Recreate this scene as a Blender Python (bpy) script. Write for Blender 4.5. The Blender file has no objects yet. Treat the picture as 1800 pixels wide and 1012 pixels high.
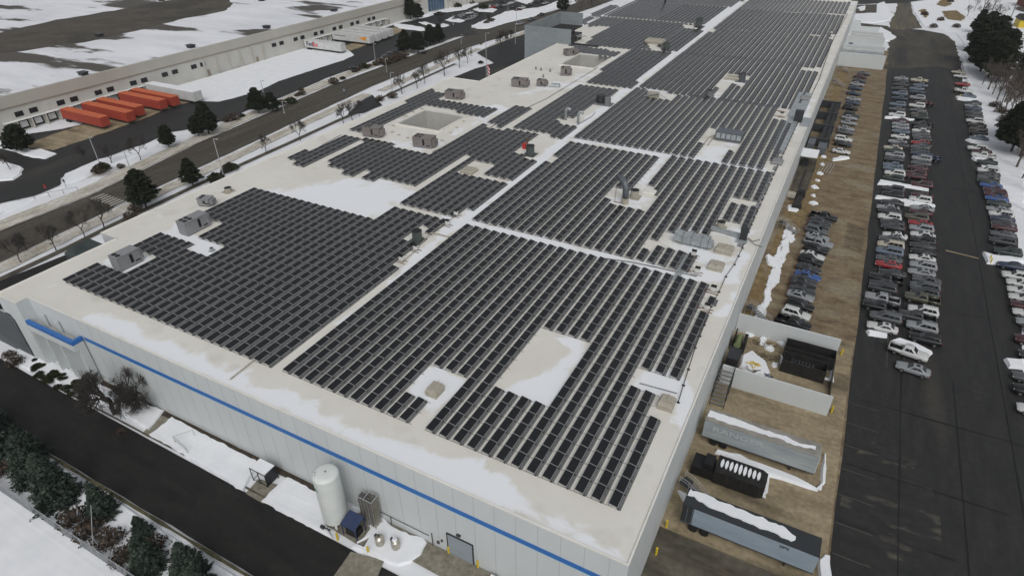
SKY_S=.13; SUN_E=.7; EXPO=-0.25; HAZE=0.00012
import bpy, math, random
import numpy as np
from mathutils import Vector, Matrix, noise
from mathutils.geometry import tessellate_polygon
random.seed(7)
C = bpy.context.scene.collection
CH = 65.0575                      # camera height above the yard
FPX = 1097.14
CR = (0.88297417, 0.46933164, -0.00918826)
CU = (-0.25087839, 0.48835138, 0.83580677)
CF = (-0.39675766, 0.73569065, -0.54894683)
def ray(px, py):
    a = (px-900)/FPX; b = -(py-506)/FPX
    return [CR[i]*a + CU[i]*b + CF[i] for i in range(3)]
def P(px, py, h=0.0):             # surveyed point of the photograph -> place at height h
    d = ray(px, py); t = (h-CH)/d[2]
    return (d[0]*t, d[1]*t)
def PX(px, py, x):
    d = ray(px, py); t = x/d[0]; return (x, d[1]*t, d[2]*t+CH)
def PY(px, py, y):
    d = ray(px, py); t = y/d[1]; return (d[0]*t, y, d[2]*t+CH)
def PL(pts, h=0.0): return [P(x, y, h) for x, y in pts]

# ---------------------------------------------------------------- materials
MT = {}
def mat(name, c1, c2=None, rough=.75, scale=.6, stretch=(1,1,1), metal=0.0, spec=.35, c3=None, scale3=.08, w3=.5, k3=.12, bump=0.0, lo=.35, hi=.65, fine=None):
    m = bpy.data.materials.new(name); m.use_nodes = True
    nt = m.node_tree; N = nt.nodes; L = nt.links
    b = N['Principled BSDF']
    b.inputs['Roughness'].default_value = rough; b.inputs['Metallic'].default_value = metal
    b.inputs['Specular IOR Level'].default_value = spec
    if c2 is None:
        b.inputs['Base Color'].default_value = (*c1, 1)
    else:
        g = N.new('ShaderNodeNewGeometry'); mp = N.new('ShaderNodeMapping'); mp.inputs['Scale'].default_value = stretch
        L.new(g.outputs['Position'], mp.inputs['Vector'])
        n = N.new('ShaderNodeTexNoise'); n.inputs['Scale'].default_value = scale; n.inputs['Detail'].default_value = 8; n.inputs['Roughness'].default_value = .65
        L.new(mp.outputs[0], n.inputs['Vector'])
        r = N.new('ShaderNodeValToRGB'); r.color_ramp.elements[0].position = lo; r.color_ramp.elements[1].position = hi
        r.color_ramp.elements[0].color = (*c1, 1); r.color_ramp.elements[1].color = (*c2, 1)
        L.new(n.outputs['Fac'], r.inputs['Fac']); out = r.outputs['Color']
        if c3:
            n3 = N.new('ShaderNodeTexNoise'); n3.inputs['Scale'].default_value = scale3; n3.inputs['Detail'].default_value = 6
            L.new(mp.outputs[0], n3.inputs['Vector'])
            r3 = N.new('ShaderNodeValToRGB'); r3.color_ramp.elements[0].position = w3; r3.color_ramp.elements[1].position = min(1, w3+k3)
            r3.color_ramp.elements[0].color = (0,0,0,1); r3.color_ramp.elements[1].color = (1,1,1,1)
            L.new(n3.outputs['Fac'], r3.inputs['Fac'])
            mx = N.new('ShaderNodeMix'); mx.data_type = 'RGBA'; mx.inputs[7].default_value = (*c3, 1)
            L.new(r3.outputs['Color'], mx.inputs[0]); L.new(out, mx.inputs[6]); out = mx.outputs[2]
        if fine:
            nf = N.new('ShaderNodeTexNoise'); nf.inputs['Scale'].default_value = fine; nf.inputs['Detail'].default_value = 4
            L.new(g.outputs['Position'], nf.inputs['Vector'])
            mr = N.new('ShaderNodeMapRange'); mr.inputs[1].default_value = .3; mr.inputs[2].default_value = .7; mr.inputs[3].default_value = .78; mr.inputs[4].default_value = 1.18
            L.new(nf.outputs['Fac'], mr.inputs[0])
            mm = N.new('ShaderNodeMix'); mm.data_type = 'RGBA'; mm.blend_type = 'MULTIPLY'; mm.inputs[0].default_value = 1
            L.new(out, mm.inputs[6]); L.new(mr.outputs[0], mm.inputs[7]); out = mm.outputs[2]
        L.new(out, b.inputs['Base Color'])
        if bump:
            bp = N.new('ShaderNodeBump'); bp.inputs['Strength'].default_value = bump; bp.inputs['Distance'].default_value = .2
            L.new(n.outputs['Fac'], bp.inputs['Height']); L.new(bp.outputs[0], b.inputs['Normal'])
    MT[name] = m
    return m
SNOW = (.74,.76,.79)
mat('snow', (.74,.765,.795), (.81,.83,.86), scale=.35, bump=.12, rough=.8)
mat('snow_field', (.69,.71,.74), (.77,.79,.82), scale=.12, c3=(.16,.14,.10), scale3=.05, w3=.64, bump=.12, rough=.85)
mat('dirty_snow', (.20,.18,.15), (.62,.62,.60), scale=.55, stretch=(1,.35,1), c3=(.70,.71,.73), scale3=.22, w3=.50, rough=.9, bump=.5, lo=.25, hi=.68)
mat('tan_snow', (.36,.33,.27), (.60,.58,.53), scale=.4, stretch=(1,.3,1), c3=(.22,.19,.15), scale3=.25, w3=.6, rough=.9, bump=.4, fine=1.2)
mat('asphalt', (.0115,.012,.0125), (.0225,.0225,.021), scale=.7, stretch=(1,.16,1), c3=(.044,.040,.031), scale3=.10, w3=.60, rough=.7, spec=.5, fine=1.1)
mat('asphalt_stained', (.0115,.012,.0125), (.0225,.0225,.021), scale=.7, stretch=(.45,1,1), c3=(.080,.072,.054), scale3=.42, w3=.58, k3=.10, rough=.7, spec=.5, fine=1.1)
mat('asphalt_dark', (.009,.009,.009), (.018,.017,.015), scale=.6, stretch=(.25,1,1), c3=(.026,.023,.017), scale3=.18, w3=.58, rough=.75, fine=1.2)
mat('road_worn', (.050,.044,.034), (.095,.086,.070), scale=.5, stretch=(1.6,.06,1), c3=(.060,.052,.040), scale3=.2, w3=.5, rough=.85, fine=.9)
mat('road_dusty', (.07,.064,.05), (.12,.11,.085), scale=.5, stretch=(1.5,.1,1), c3=(.15,.125,.08), scale3=.2, w3=.5, rough=.9, fine=.9)
mat('dirt_yard', (.12,.085,.052), (.25,.20,.125), scale=.45, stretch=(.5,1,1), c3=(.23,.20,.14), scale3=.12, w3=.55, rough=.9, bump=.3, fine=1.3)
mat('concrete_tan', (.21,.17,.105), (.35,.29,.19), scale=.4, stretch=(.35,1,1), c3=(.10,.082,.055), scale3=.16, w3=.56, rough=.85, fine=1.5)
mat('concrete_dark', (.050,.045,.034), (.12,.108,.082), scale=.35, stretch=(.3,1,1), c3=(.16,.12,.08), scale3=.2, w3=.62, rough=.85, fine=1.3)
mat('concrete_path', (.17,.155,.12), (.25,.235,.19), scale=.6, rough=.85, fine=2)
mat('grass_dead', (.13,.095,.045), (.27,.20,.10), scale=.7, c3=(.18,.12,.06), scale3=.25, w3=.52, rough=.95, bump=.3, fine=1.2)
mat('verge_grass', (.055,.052,.028), (.12,.11,.06), scale=1.5, rough=.95)
mat('mulch', (.035,.027,.02), (.07,.055,.04), scale=1.2, rough=.95)
mat('membrane_trim', (.66,.65,.60), (.74,.73,.69), scale=.3, rough=.6)
mat('wall_panel', (.53,.56,.565), (.57,.60,.605), scale=.16, stretch=(1,1,.3), rough=.55)
mat('wall_court', (.40,.40,.38), (.47,.47,.44), scale=.5, rough=.7)
mat('blue_stripe', (.035,.15,.43), rough=.45)
mat('light_blue', (.22,.50,.72), rough=.5)
mat('joint', (.41,.42,.42), rough=.7)
mat('door_grey', (.26,.30,.335), (.30,.34,.37), scale=2, stretch=(.2,.2,4), rough=.5)
mat('west_wall', (.46,.455,.42), (.53,.525,.49), scale=.2, rough=.8)
mat('west_fascia', (.42,.405,.365), (.46,.445,.40), scale=.1, rough=.8)
mat('west_band', (.29,.25,.20), rough=.8)
mat('west_roof', (.64,.66,.70), (.78,.80,.83), scale=.09, stretch=(.30,1,1), c3=(.085,.078,.068), scale3=.062, w3=.545, k3=.04, rough=.9)
mat('worn_paving', (.045,.042,.034), (.085,.078,.060), scale=.3, stretch=(1,.3,1), c3=(.035,.035,.034), scale3=.15, w3=.5, rough=.85, fine=1)
mat('gravel_roof', (.060,.052,.042), (.095,.084,.068), scale=.12, c3=(.05,.045,.036), scale3=.05, rough=.95, fine=.8)
mat('glass_dark', (.012,.014,.018), rough=.35, spec=.4)
mat('glass_blue', (.05,.10,.17), rough=.1, spec=.6)
mat('cell', (.0075,.0085,.0100), (.0115,.0125,.0140), scale=.35, rough=.22, spec=.62)
mat('alu', (.46,.47,.48), rough=.45, metal=.3)
mat('rack_grey', (.17,.175,.18), rough=.6)
mat('rail_grey', (.27,.27,.265), rough=.7)
mat('gap_shade_grey', (.13,.134,.135), (.18,.184,.184), scale=1.5, rough=.8)  # grey that paints the shade under panel edges and in row gaps
mat('ballast', (.06,.06,.06), rough=.9)
mat('unit_grey', (.22,.225,.235), (.27,.275,.285), scale=1.5, rough=.55)
mat('unit_brown', (.17,.155,.15), (.22,.20,.195), scale=1.5, rough=.6)
mat('hatch_tan', (.34,.315,.26), (.42,.395,.33), scale=2.0, rough=.8, fine=5)
mat('galv', (.30,.34,.355), (.44,.47,.48), scale=.8, metal=.35, rough=.4)
mat('duct_dark', (.10,.115,.135), (.15,.165,.185), scale=1.2, metal=.3, rough=.4)
mat('vent_green', (.055,.07,.065), (.085,.10,.095), scale=2, rough=.5)
mat('pipe_dark', (.08,.075,.07), rough=.7)
mat('white_paint', (.72,.73,.73), rough=.45)
mat('inverter', (.62,.62,.60), rough=.4)
mat('black', (.012,.012,.013), rough=.5)
mat('black_steel', (.014,.014,.015), (.030,.028,.026), scale=1.5, rough=.55)
mat('steel_dark', (.05,.055,.06), rough=.5, metal=.4)
mat('stainless', (.35,.33,.28), (.55,.52,.45), scale=2, metal=.7, rough=.35)
mat('tank_white', (.60,.64,.62), (.66,.69,.67), scale=.8, rough=.35)
mat('text_green', (.02,.16,.13), rough=.5)
mat('text_purple', (.06,.04,.10), rough=.5)
mat('text_red', (.62,.04,.05), rough=.5)
mat('text_dark', (.05,.06,.065), rough=.6)
mat('text_faded', (.40,.44,.45), rough=.6)
mat('orange_paint', (.37,.062,.036), (.31,.050,.032), scale=.5, rough=.6)
mat('orange_roof', (.56,.14,.055), (.48,.115,.048), scale=.6, rough=.7)
mat('trailer_white', (.50,.51,.505), (.60,.61,.60), scale=.5, rough=.5)
mat('trailer_grey', (.26,.30,.315), (.36,.395,.405), scale=.7, stretch=(.4,1,2), rough=.5)
mat('trailer_blue', (.24,.30,.36), (.30,.36,.42), scale=.5, stretch=(.4,1,1.5), rough=.45)
mat('trailer_roof', (.20,.19,.17), (.32,.31,.28), scale=.5, rough=.7)
mat('orange_mark', (.75,.30,.02), rough=.5)
mat('navy', (.022,.038,.09), (.034,.05,.11), scale=1.5, rough=.5)
mat('yellow', (.62,.46,.03), rough=.5)
mat('road_paint', (.50,.49,.45), rough=.7)
mat('faded_paint', (.075,.072,.06), rough=.8)
mat('faint_line', (.30,.28,.24), rough=.8)
mat('tar', (.010,.010,.010), rough=.5)
mat('rust', (.16,.075,.035), rough=.8)
mat('red_paint', (.45,.03,.03), rough=.5)
mat('green_tank', (.17,.21,.10), rough=.5)
mat('wood', (.10,.075,.05), rough=.9)
mat('screen_grey', (.205,.235,.245), (.255,.285,.295), scale=.5, stretch=(.3,1,1), rough=.6)
mat('annex_grey', (.085,.095,.105), (.11,.12,.13), scale=.4, rough=.7)
mat('bark', (.036,.032,.028), (.070,.063,.056), scale=3, rough=.95)
mat('bark_pale', (.075,.06,.05), (.13,.11,.095), scale=3, rough=.95)
mat('needle_dark', (.011,.017,.010), (.034,.043,.024), scale=.9, rough=.9, spec=.1, fine=3)
mat('needle_spruce', (.022,.034,.027), (.075,.098,.078), scale=.8, rough=.9, spec=.1, fine=3)
mat('needle_olive', (.020,.026,.012), (.052,.058,.030), scale=.8, rough=.9, spec=.1, fine=3)
mat('shrub_brown', (.045,.032,.022), (.10,.075,.055), scale=1, rough=.95, fine=3)
mat('galv_pole', (.38,.39,.40), rough=.5)
mat('tarp_green', (.03,.04,.04), (.05,.062,.062), scale=.6, rough=.6)
mat('brick', (.16,.06,.045), rough=.9)
mat('shingle', (.05,.048,.045), rough=.9)
mat('tyre', (.012,.012,.012), rough=.9)
mat('rim', (.22,.22,.23), rough=.4, metal=.5)
mat('car_glass', (.014,.017,.021), rough=.08, spec=.6)
mat('lamp_white', (.75,.75,.72), rough=.25)
mat('lamp_red', (.30,.012,.012), rough=.3)
CARCOL = dict(white=(.52,.53,.525), silver=(.24,.255,.27), grey=(.085,.092,.10), dark_grey=(.038,.042,.046), black=(.012,.013,.014), red=(.27,.028,.034), maroon=(.060,.020,.024), blue=(.035,.085,.26), navy=(.028,.042,.075), steel_blue=(.11,.145,.19), beige=(.40,.37,.30), olive=(.075,.075,.055), dark_green=(.022,.035,.030), brown=(.075,.058,.048))
for k, c in CARCOL.items(): mat('paint_'+k, c, rough=.28, spec=.5, metal=.0)

def snow_blend_mat(name, base1, base2, sn=(.79,.815,.845)):
    m = mat(name, base1, base2, scale=.10, rough=.7, c3=tuple(v*.93 for v in base1), scale3=.2, w3=.55)
    nt = m.node_tree; N = nt.nodes; L = nt.links; b = N['Principled BSDF']
    src = b.inputs['Base Color'].links[0].from_socket
    at = N.new('ShaderNodeAttribute'); at.attribute_name = 'snow_cover'
    g = N.new('ShaderNodeNewGeometry')
    n1 = N.new('ShaderNodeTexNoise'); n1.inputs['Scale'].default_value = .16; n1.inputs['Detail'].default_value = 9; n1.inputs['Roughness'].default_value = .62; n1.inputs['Distortion'].default_value = .6
    L.new(g.outputs['Position'], n1.inputs['Vector'])
    mr = N.new('ShaderNodeMapRange'); mr.inputs[1].default_value = .3; mr.inputs[2].default_value = .7; mr.inputs[3].default_value = -.42; mr.inputs[4].default_value = .42
    L.new(n1.outputs['Fac'], mr.inputs[0])
    ad = N.new('ShaderNodeMath'); ad.operation = 'ADD'; L.new(at.outputs['Fac'], ad.inputs[0]); L.new(mr.outputs[0], ad.inputs[1])
    m2 = N.new('ShaderNodeMapRange'); m2.interpolation_type = 'SMOOTHSTEP'; m2.inputs[1].default_value = .36; m2.inputs[2].default_value = .66
    L.new(ad.outputs[0], m2.inputs[0])
    mx = N.new('ShaderNodeMix'); mx.data_type = 'RGBA'; mx.inputs[7].default_value = (*sn, 1)
    L.new(m2.outputs[0], mx.inputs[0]); L.new(src, mx.inputs[6]); L.new(mx.outputs[2], b.inputs['Base Color'])
    return m
snow_blend_mat('membrane', (.655,.635,.58), (.725,.71,.66))

# chain link: woven wire seen as a lattice with openings
m = bpy.data.materials.new('chain_link'); m.use_nodes = True; MT['chain_link'] = m
N = m.node_tree.nodes; L = m.node_tree.links; b = N['Principled BSDF']
b.inputs['Base Color'].default_value = (.15,.165,.18,1); b.inputs['Roughness'].default_value = .5
g = N.new('ShaderNodeNewGeometry'); mp = N.new('ShaderNodeMapping'); mp.inputs['Rotation'].default_value = (0, math.radians(45), 0)
L.new(g.outputs['Position'], mp.inputs['Vector'])
sx = N.new('ShaderNodeSeparateXYZ'); L.new(mp.outputs[0], sx.inputs[0])
def stripe(sock):
    a = N.new('ShaderNodeMath'); a.operation = 'MULTIPLY'; a.inputs[1].default_value = 11; L.new(sock, a.inputs[0])
    f = N.new('ShaderNodeMath'); f.operation = 'FRACT'; L.new(a.outputs[0], f.inputs[0])
    c = N.new('ShaderNodeMath'); c.operation = 'LESS_THAN'; c.inputs[1].default_value = .42; L.new(f.outputs[0], c.inputs[0]); return c.outputs[0]
mxm = N.new('ShaderNodeMath'); mxm.operation = 'MAXIMUM'; L.new(stripe(sx.outputs[0]), mxm.inputs[0]); L.new(stripe(sx.outputs[2]), mxm.inputs[1])
L.new(mxm.outputs[0], b.inputs['Alpha'])

# ---------------------------------------------------------------- mesh builder
class B:
    def __init__(s): s.v = []; s.f = []; s.m = []
    def q(s, pts, mi=0):
        n = len(s.v); s.v += [tuple(p) for p in pts]; s.f.append(tuple(range(n, n+len(pts)))); s.m.append(mi)
    def box(s, x0, x1, y0, y1, z0, z1, mi=0, top=None):
        n = len(s.v); s.v += [(x0,y0,z0),(x1,y0,z0),(x1,y1,z0),(x0,y1,z0),(x0,y0,z1),(x1,y0,z1),(x1,y1,z1),(x0,y1,z1)]
        for k, f in enumerate([(0,3,2,1),(4,5,6,7),(0,1,5,4),(1,2,6,5),(2,3,7,6),(3,0,4,7)]):
            s.f.append(tuple(n+i for i in f)); s.m.append(top if (k == 1 and top is not None) else mi)
    def obox(s, c, sz, rz=0, mi=0, top=None):          # centre of base, size, rotation
        k = len(s.v); s.box(-sz[0]/2, sz[0]/2, -sz[1]/2, sz[1]/2, 0, sz[2], mi, top)
        ca, sa = math.cos(rz), math.sin(rz)
        for i in range(k, len(s.v)):
            x, y, z = s.v[i]; s.v[i] = (c[0]+x*ca-y*sa, c[1]+x*sa+y*ca, c[2]+z)
    def tube(s, pts, r, n=6, mi=0, cap=True):
        rs = r if isinstance(r, (list, tuple)) else [r]*len(pts)
        pts = [Vector(p) for p in pts]; k0 = len(s.v); up = None
        for i, p in enumerate(pts):
            d = (pts[min(i+1, len(pts)-1)] - pts[max(i-1, 0)])
            d = d.normalized() if d.length > 1e-9 else Vector((0,0,1))
            if up is None: up = Vector((0,0,1)) if abs(d.z) < .9 else Vector((1,0,0))
            a = d.cross(up)
            if a.length < 1e-6: a = d.cross(Vector((0,1,0)))
            a.normalize(); bb = a.cross(d).normalized(); up = bb
            for j in range(n):
                t = 2*math.pi*j/n; s.v.append(tuple(p + a*(rs[i]*math.cos(t)) + bb*(rs[i]*math.sin(t))))
        for i in range(len(pts)-1):
            for j in range(n):
                a0 = k0+i*n+j; a1 = k0+i*n+(j+1)%n; s.f.append((a0, a1, a1+n, a0+n)); s.m.append(mi)
        if cap:
            s.f.append(tuple(k0+j for j in range(n))[::-1]); s.m.append(mi)
            s.f.append(tuple(k0+(len(pts)-1)*n+j for j in range(n))); s.m.append(mi)
    def cyl(s, c, r, z0, z1, n=20, mi=0, r2=None, top=None):
        k = len(s.v); r2 = r if r2 is None else r2
        for z, rr in ((z0, r), (z1, r2)):
            for j in range(n):
                t = 2*math.pi*j/n; s.v.append((c[0]+rr*math.cos(t), c[1]+rr*math.sin(t), z))
        for j in range(n):
            s.f.append((k+j, k+(j+1)%n, k+n+(j+1)%n, k+n+j)); s.m.append(mi)
        s.f.append(tuple(range(k, k+n))[::-1]); s.m.append(mi)
        s.f.append(tuple(range(k+n, k+2*n))); s.m.append(mi if top is None else top)
    def prism(s, poly, z0, z1, mi=0, top=None, bottom=True):
        a = sum(poly[i][0]*poly[(i+1)%len(poly)][1]-poly[(i+1)%len(poly)][0]*poly[i][1] for i in range(len(poly)))
        if a < 0: poly = poly[::-1]
        k = len(s.v); n = len(poly)
        s.v += [(p[0], p[1], z0) for p in poly] + [(p[0], p[1], z1) for p in poly]
        for j in range(n):
            s.f.append((k+j, k+(j+1)%n, k+n+(j+1)%n, k+n+j)); s.m.append(mi)
        for t in tessellate_polygon([[Vector((p[0], p[1], 0)) for p in poly]]):
            x = [poly[i] for i in t]
            cr = (x[1][0]-x[0][0])*(x[2][1]-x[0][1])-(x[1][1]-x[0][1])*(x[2][0]-x[0][0])
            t = tuple(t) if cr > 0 else tuple(t)[::-1]
            s.f.append(tuple(k+n+i for i in t)); s.m.append(mi if top is None else top)
            if bottom: s.f.append(tuple(k+i for i in t[::-1])); s.m.append(mi)
    def mesh(s, name, mats, smooth=False):
        me = bpy.data.meshes.new(name); me.from_pydata(s.v, [], s.f)
        mats = mats if isinstance(mats, (list, tuple)) else [mats]
        for x in mats: me.materials.append(MT[x] if isinstance(x, str) else x)
        me.polygons.foreach_set('material_index', s.m)
        if smooth: me.polygons.foreach_set('use_smooth', [True]*len(s.f))
        me.update(); return me
    def build(s, name, mats, parent=None, loc=None, rz=0, smooth=False):
        o = bpy.data.objects.new(name, s.mesh(name, mats, smooth)); C.objects.link(o)
        if parent is not None: o.parent = parent
        if loc is not None: o.location = loc
        if rz: o.rotation_euler = (0,0,rz)
        return o
def tag(o, label=None, cat=None, group=None, kind=None):
    if label: o['label'] = label
    if cat: o['category'] = cat
    if group: o['group'] = group
    if kind: o['kind'] = kind
    return o
def thing(name, loc, label, cat, group=None, rz=0):
    o = bpy.data.objects.new(name, None); C.objects.link(o); o.location = loc; o.rotation_euler = (0,0,rz); o.empty_display_size = .3
    return tag(o, label, cat, group)
def copy_thing(o, loc, rz, label, group=None, scale=None):
    r = o.copy(); C.objects.link(r); r.location = loc; r.rotation_euler = (0,0,rz); r['label'] = label
    if group: r['group'] = group
    if scale: r.scale = (scale,)*3 if not isinstance(scale, tuple) else scale
    for ch in o.children:
        c = ch.copy(); C.objects.link(c); c.parent = r
        for gch in ch.children:
            d = gch.copy(); C.objects.link(d); d.parent = c
    return r
def ordinal(n):
    return {1:'first',2:'second',3:'third',4:'fourth',5:'fifth',6:'sixth',7:'seventh',8:'eighth',9:'ninth',10:'tenth'}.get(n) or (str(n)+('th' if 10 <= n % 100 <= 20 else {1:'st',2:'nd',3:'rd'}.get(n % 10, 'th')))
def jitter(poly, amp, step=1.0, freq=.5, seed=0):
    out = []
    n = len(poly)
    for i in range(n):
        a = poly[i]; b2 = poly[(i+1)%n]; dx = b2[0]-a[0]; dy = b2[1]-a[1]; l = math.hypot(dx, dy)
        k = max(1, min(60, int(l/step))); nx, ny = (-dy/l, dx/l) if l > 0 else (0,0)
        for j in range(k):
            t = j/k; x = a[0]+dx*t; y = a[1]+dy*t
            w = noise.noise(Vector((x*freq, y*freq, seed)))*amp + noise.noise(Vector((x*freq*3, y*freq*3, seed+5)))*amp*.4
            out.append((x+nx*w, y+ny*w))
    return out
LAY = [0]
def sheet(name, poly, m, z=None, amp=0.0, step=1.5, freq=.4):
    LAY[0] += 1
    if z is None: z = .02 + LAY[0]*.0025
    if amp: poly = jitter(poly, amp, step, freq, LAY[0])
    b = B(); b.prism(poly, z-.05 if False else z-.004, z, bottom=False)
    o = b.build(name, m); tag(o, kind='structure'); return o
def slab(name, poly, m, h=.15, amp=.25, step=.8, freq=.6, w=.22, z=.24, label=None):
    poly = jitter(poly, amp, step, freq, len(poly)*3.1+poly[0][0]*.01)
    a = sum(poly[i][0]*poly[(i+1)%len(poly)][1]-poly[(i+1)%len(poly)][0]*poly[i][1] for i in range(len(poly)))
    if a < 0: poly = poly[::-1]
    n = len(poly); b = B(); inner = []
    for i in range(n):
        p0 = poly[i-1]; p1 = poly[(i+1)%n]; dx = p1[0]-p0[0]; dy = p1[1]-p0[1]; l = math.hypot(dx, dy) or 1
        hh = h*(1+.6*noise.noise(Vector((poly[i][0]*.5, poly[i][1]*.5, 3))))
        inner.append((poly[i][0]-dy/l*w, poly[i][1]+dx/l*w, z+hh))
    b.v = [(p[0], p[1], 0.0) for p in poly] + inner
    for i in range(n): b.f.append((i, (i+1)%n, n+(i+1)%n, n+i)); b.m.append(0)
    for t in tessellate_polygon([[Vector((p[0], p[1], 0)) for p in inner]]):
        x = [inner[i] for i in t]
        cr = (x[1][0]-x[0][0])*(x[2][1]-x[0][1])-(x[1][1]-x[0][1])*(x[2][0]-x[0][0])
        t = tuple(t) if cr > 0 else tuple(t)[::-1]
        b.f.append(tuple(n+i for i in t)); b.m.append(0)
    o = b.build(name, m); tag(o, label, kind='structure'); return o
def text_mesh(txt, size, m, parent, loc, rot, name='lettering', width=None):
    cu = bpy.data.curves.new(name, 'FONT'); cu.body = txt; cu.size = size; cu.extrude = .008; cu.offset = size*.022
    o = bpy.data.objects.new(name, cu); C.objects.link(o)
    bpy.context.view_layer.update()
    me = bpy.data.meshes.new_from_object(o.evaluated_get(bpy.context.evaluated_depsgraph_get()))
    bpy.data.objects.remove(o); bpy.data.curves.remove(cu)
    me.materials.clear(); me.materials.append(MT[m])
    if width:
        xs = [v.co.x for v in me.vertices]; k = width/(max(xs)-min(xs))
        for v in me.vertices: v.co.x *= k
    o = bpy.data.objects.new(name, me); C.objects.link(o); o.parent = parent; o.location = loc; o.rotation_euler = rot
    return o
# ================================================================ ground
b = B(); b.q([(-1600,-400,0),(1200,-400,0),(1200,2600,0),(-1600,2600,0)])
tag(b.build('ground', 'snow_field'), kind='structure')
def gsh(name, pts, m, **k): return sheet(name, PL(pts), m, **k)
# east side
sheet('service_yard', [(-8,-60),(12.5,-60),(12.5,330),(-8,330)], 'dirt_yard')
sheet('dock_apron', [(-7.5,22),(11.2,22),(11.2,97.5),(-7.5,97.5)], 'concrete_tan')
sheet('truck_ramp', [(-7.4,20),(9.6,20),(9.6,49.4),(-7.4,49.4)], 'concrete_dark')
sheet('parking_lot', [(11.3,-60),(80,-60)]+PL([(1800,700),(1790,420),(1745,350),(1722,280),(1706,215),(1694,160),(1688,110),(1676,72),(1660,60),(1622,53),(1572,49)])+[(11.6,430)], 'asphalt', amp=.3, step=4)
gsh('dirt_road', [(1566,55),(1564,40),(1575,20),(1578,5),(1560,-12),(1620,-14),(1601,8),(1606,25),(1622,50)], 'road_dusty', amp=.8, step=4)
gsh('cross_road', [(1480,-8),(1470,-22),(1900,-22),(1900,-14),(1600,6),(1507,8)], 'asphalt', amp=.8, step=5)
gsh('paved_corner', [(1506,9),(1545,8),(1541,24),(1503,24)], 'road_worn', amp=.5, step=3)
gsh('lot_apron', [(1513,41),(1560,46),(1570,55),(1562,58),(1545,48),(1513,46)], 'road_worn', amp=.5, step=3)
gsh('worn_paving', [(1566,52),(1622,54),(1660,61),(1678,73),(1690,112),(1692,125),(1640,118),(1556,122)], 'worn_paving', amp=1.5, step=3)
gsh('stained_paving', [(1500,800),(1540,770),(1600,790),(1645,870),(1660,960),(1620,1030),(1475,1030),(1480,870)], 'asphalt_stained', amp=1, step=3)
# dead grass and paths beside the east wall
gsh('grass_bed', [(1341,468),(1345,500),(1325,555),(1300,560),(1316,528),(1336,462)], 'grass_dead', amp=.3)
gsh('lawn_strip', [(1352,455),(1362,415),(1375,400),(1390,412),(1385,440),(1371,480),(1356,505),(1345,520),(1332,540)], 'grass_dead', amp=.3)
gsh('grass_strip', [(1370,395),(1400,330),(1412,290),(1440,262),(1460,275),(1450,300),(1440,330),(1425,365),(1410,395),(1398,410)], 'grass_dead', amp=.4)
gsh('concrete_pad', [(1398,300),(1405,275),(1438,270),(1432,300),(1421,330),(1412,352),(1385,352)], 'concrete_dark', amp=.1)
gsh('lawn_patch', [(1459,170),(1478,118),(1496,122),(1483,150),(1470,180),(1462,182)], 'grass_dead', amp=.4)
# tar joints and old painted lines on the parking lot
for i, (x, y0, y1) in enumerate([(18.2,30,130),(25.2,30,95),(31.6,30,330),(38,60,330),(14.6,98,330)]):
    sheet('tar_joint', [(x,y0),(x+.14,y0),(x+.2,y1),(x+.06,y1)], 'tar', amp=.12, step=6)
for i, (y, x0, x1) in enumerate([(140,24,42),(176,24,44),(214,24,46),(116,26,32),(258,22,46),(70,12,30),(84,13,33),(60,12,24)]):
    sheet('tar_joint', [(x0,y),(x1,y+.4),(x1,y+.52),(x0,y+.14)], 'tar', amp=.15, step=4)
for i in range(7):
    y = 55+i*4.6; sheet('parking_line', [(11.6,y),(15.6,y),(15.6,y+.13),(11.6,y+.13)], 'faded_paint')
sheet('lane_line', [(16.15,94),(16.3,94),(16.3,215),(16.15,215)], 'faded_paint')
gsh('drain_line', [(1662,440),(1662,441.6),(1720,456),(1720,454)], 'concrete_tan')
for i in range(11):
    sheet('hatch_line', [(7.2,133+i*1.15),(10.8,131.4+i*1.15),(10.8,131.6+i*1.15),(7.2,133.2+i*1.15)], 'faded_paint')
# front drive
sheet('front_drive', [(-200,22.1),(-20,22.1),(-8,14),(10,14),(10,30.2),(-12,30.0),(-22,29.6),(-113,30.2),(-135,34),(-200,34)], 'asphalt_dark', amp=.12, step=3)
gsh('apron_slab', [(617,970),(676,985),(657,1030),(575,1030)], 'concrete_path')
sheet('apron_walk', [(-33.5,31.9),(-6,31.2),(-6,34.7),(-38,34.7),(-38,33.6)], 'concrete_path')
gsh('entry_walk', [(291,721),(305,733),(263,770),(250,763)], 'concrete_path')
gsh('entry_walk', [(455,842),(506,858),(463,886),(432,868)], 'concrete_path')
gsh('equipment_pad', [(575,925),(640,965),(700,985),(735,955),(640,900),(575,915)], 'concrete_path')
sheet('gravel_strip', [(-96.2,33.9),(-43.3,33.9),(-43.3,34.7),(-96.2,34.7)], 'mulch', amp=.08)
sheet('curb_line', [(-96,30.25),(-46,30.25),(-46,30.5),(-96,30.5)], 'concrete_dark')
# west road
near = [P(0,462),P(110,409),P(230,352),P(370,286),P(520,215),P(655,152),P(820,85),P(950,45)]+[(-151.6,316),(-146,380),(-140,520),(-130,900)]
far = [P(0,408),P(80,377),P(160,345),P(350,253),P(580,152),P(830,60)]+[(-170,320),(-163,357),(-157,520),(-148,900)]
sheet('road', [(-143,-60)]+near+far[::-1]+[(-158,-60)], 'road_worn', amp=.25, step=4)
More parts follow.
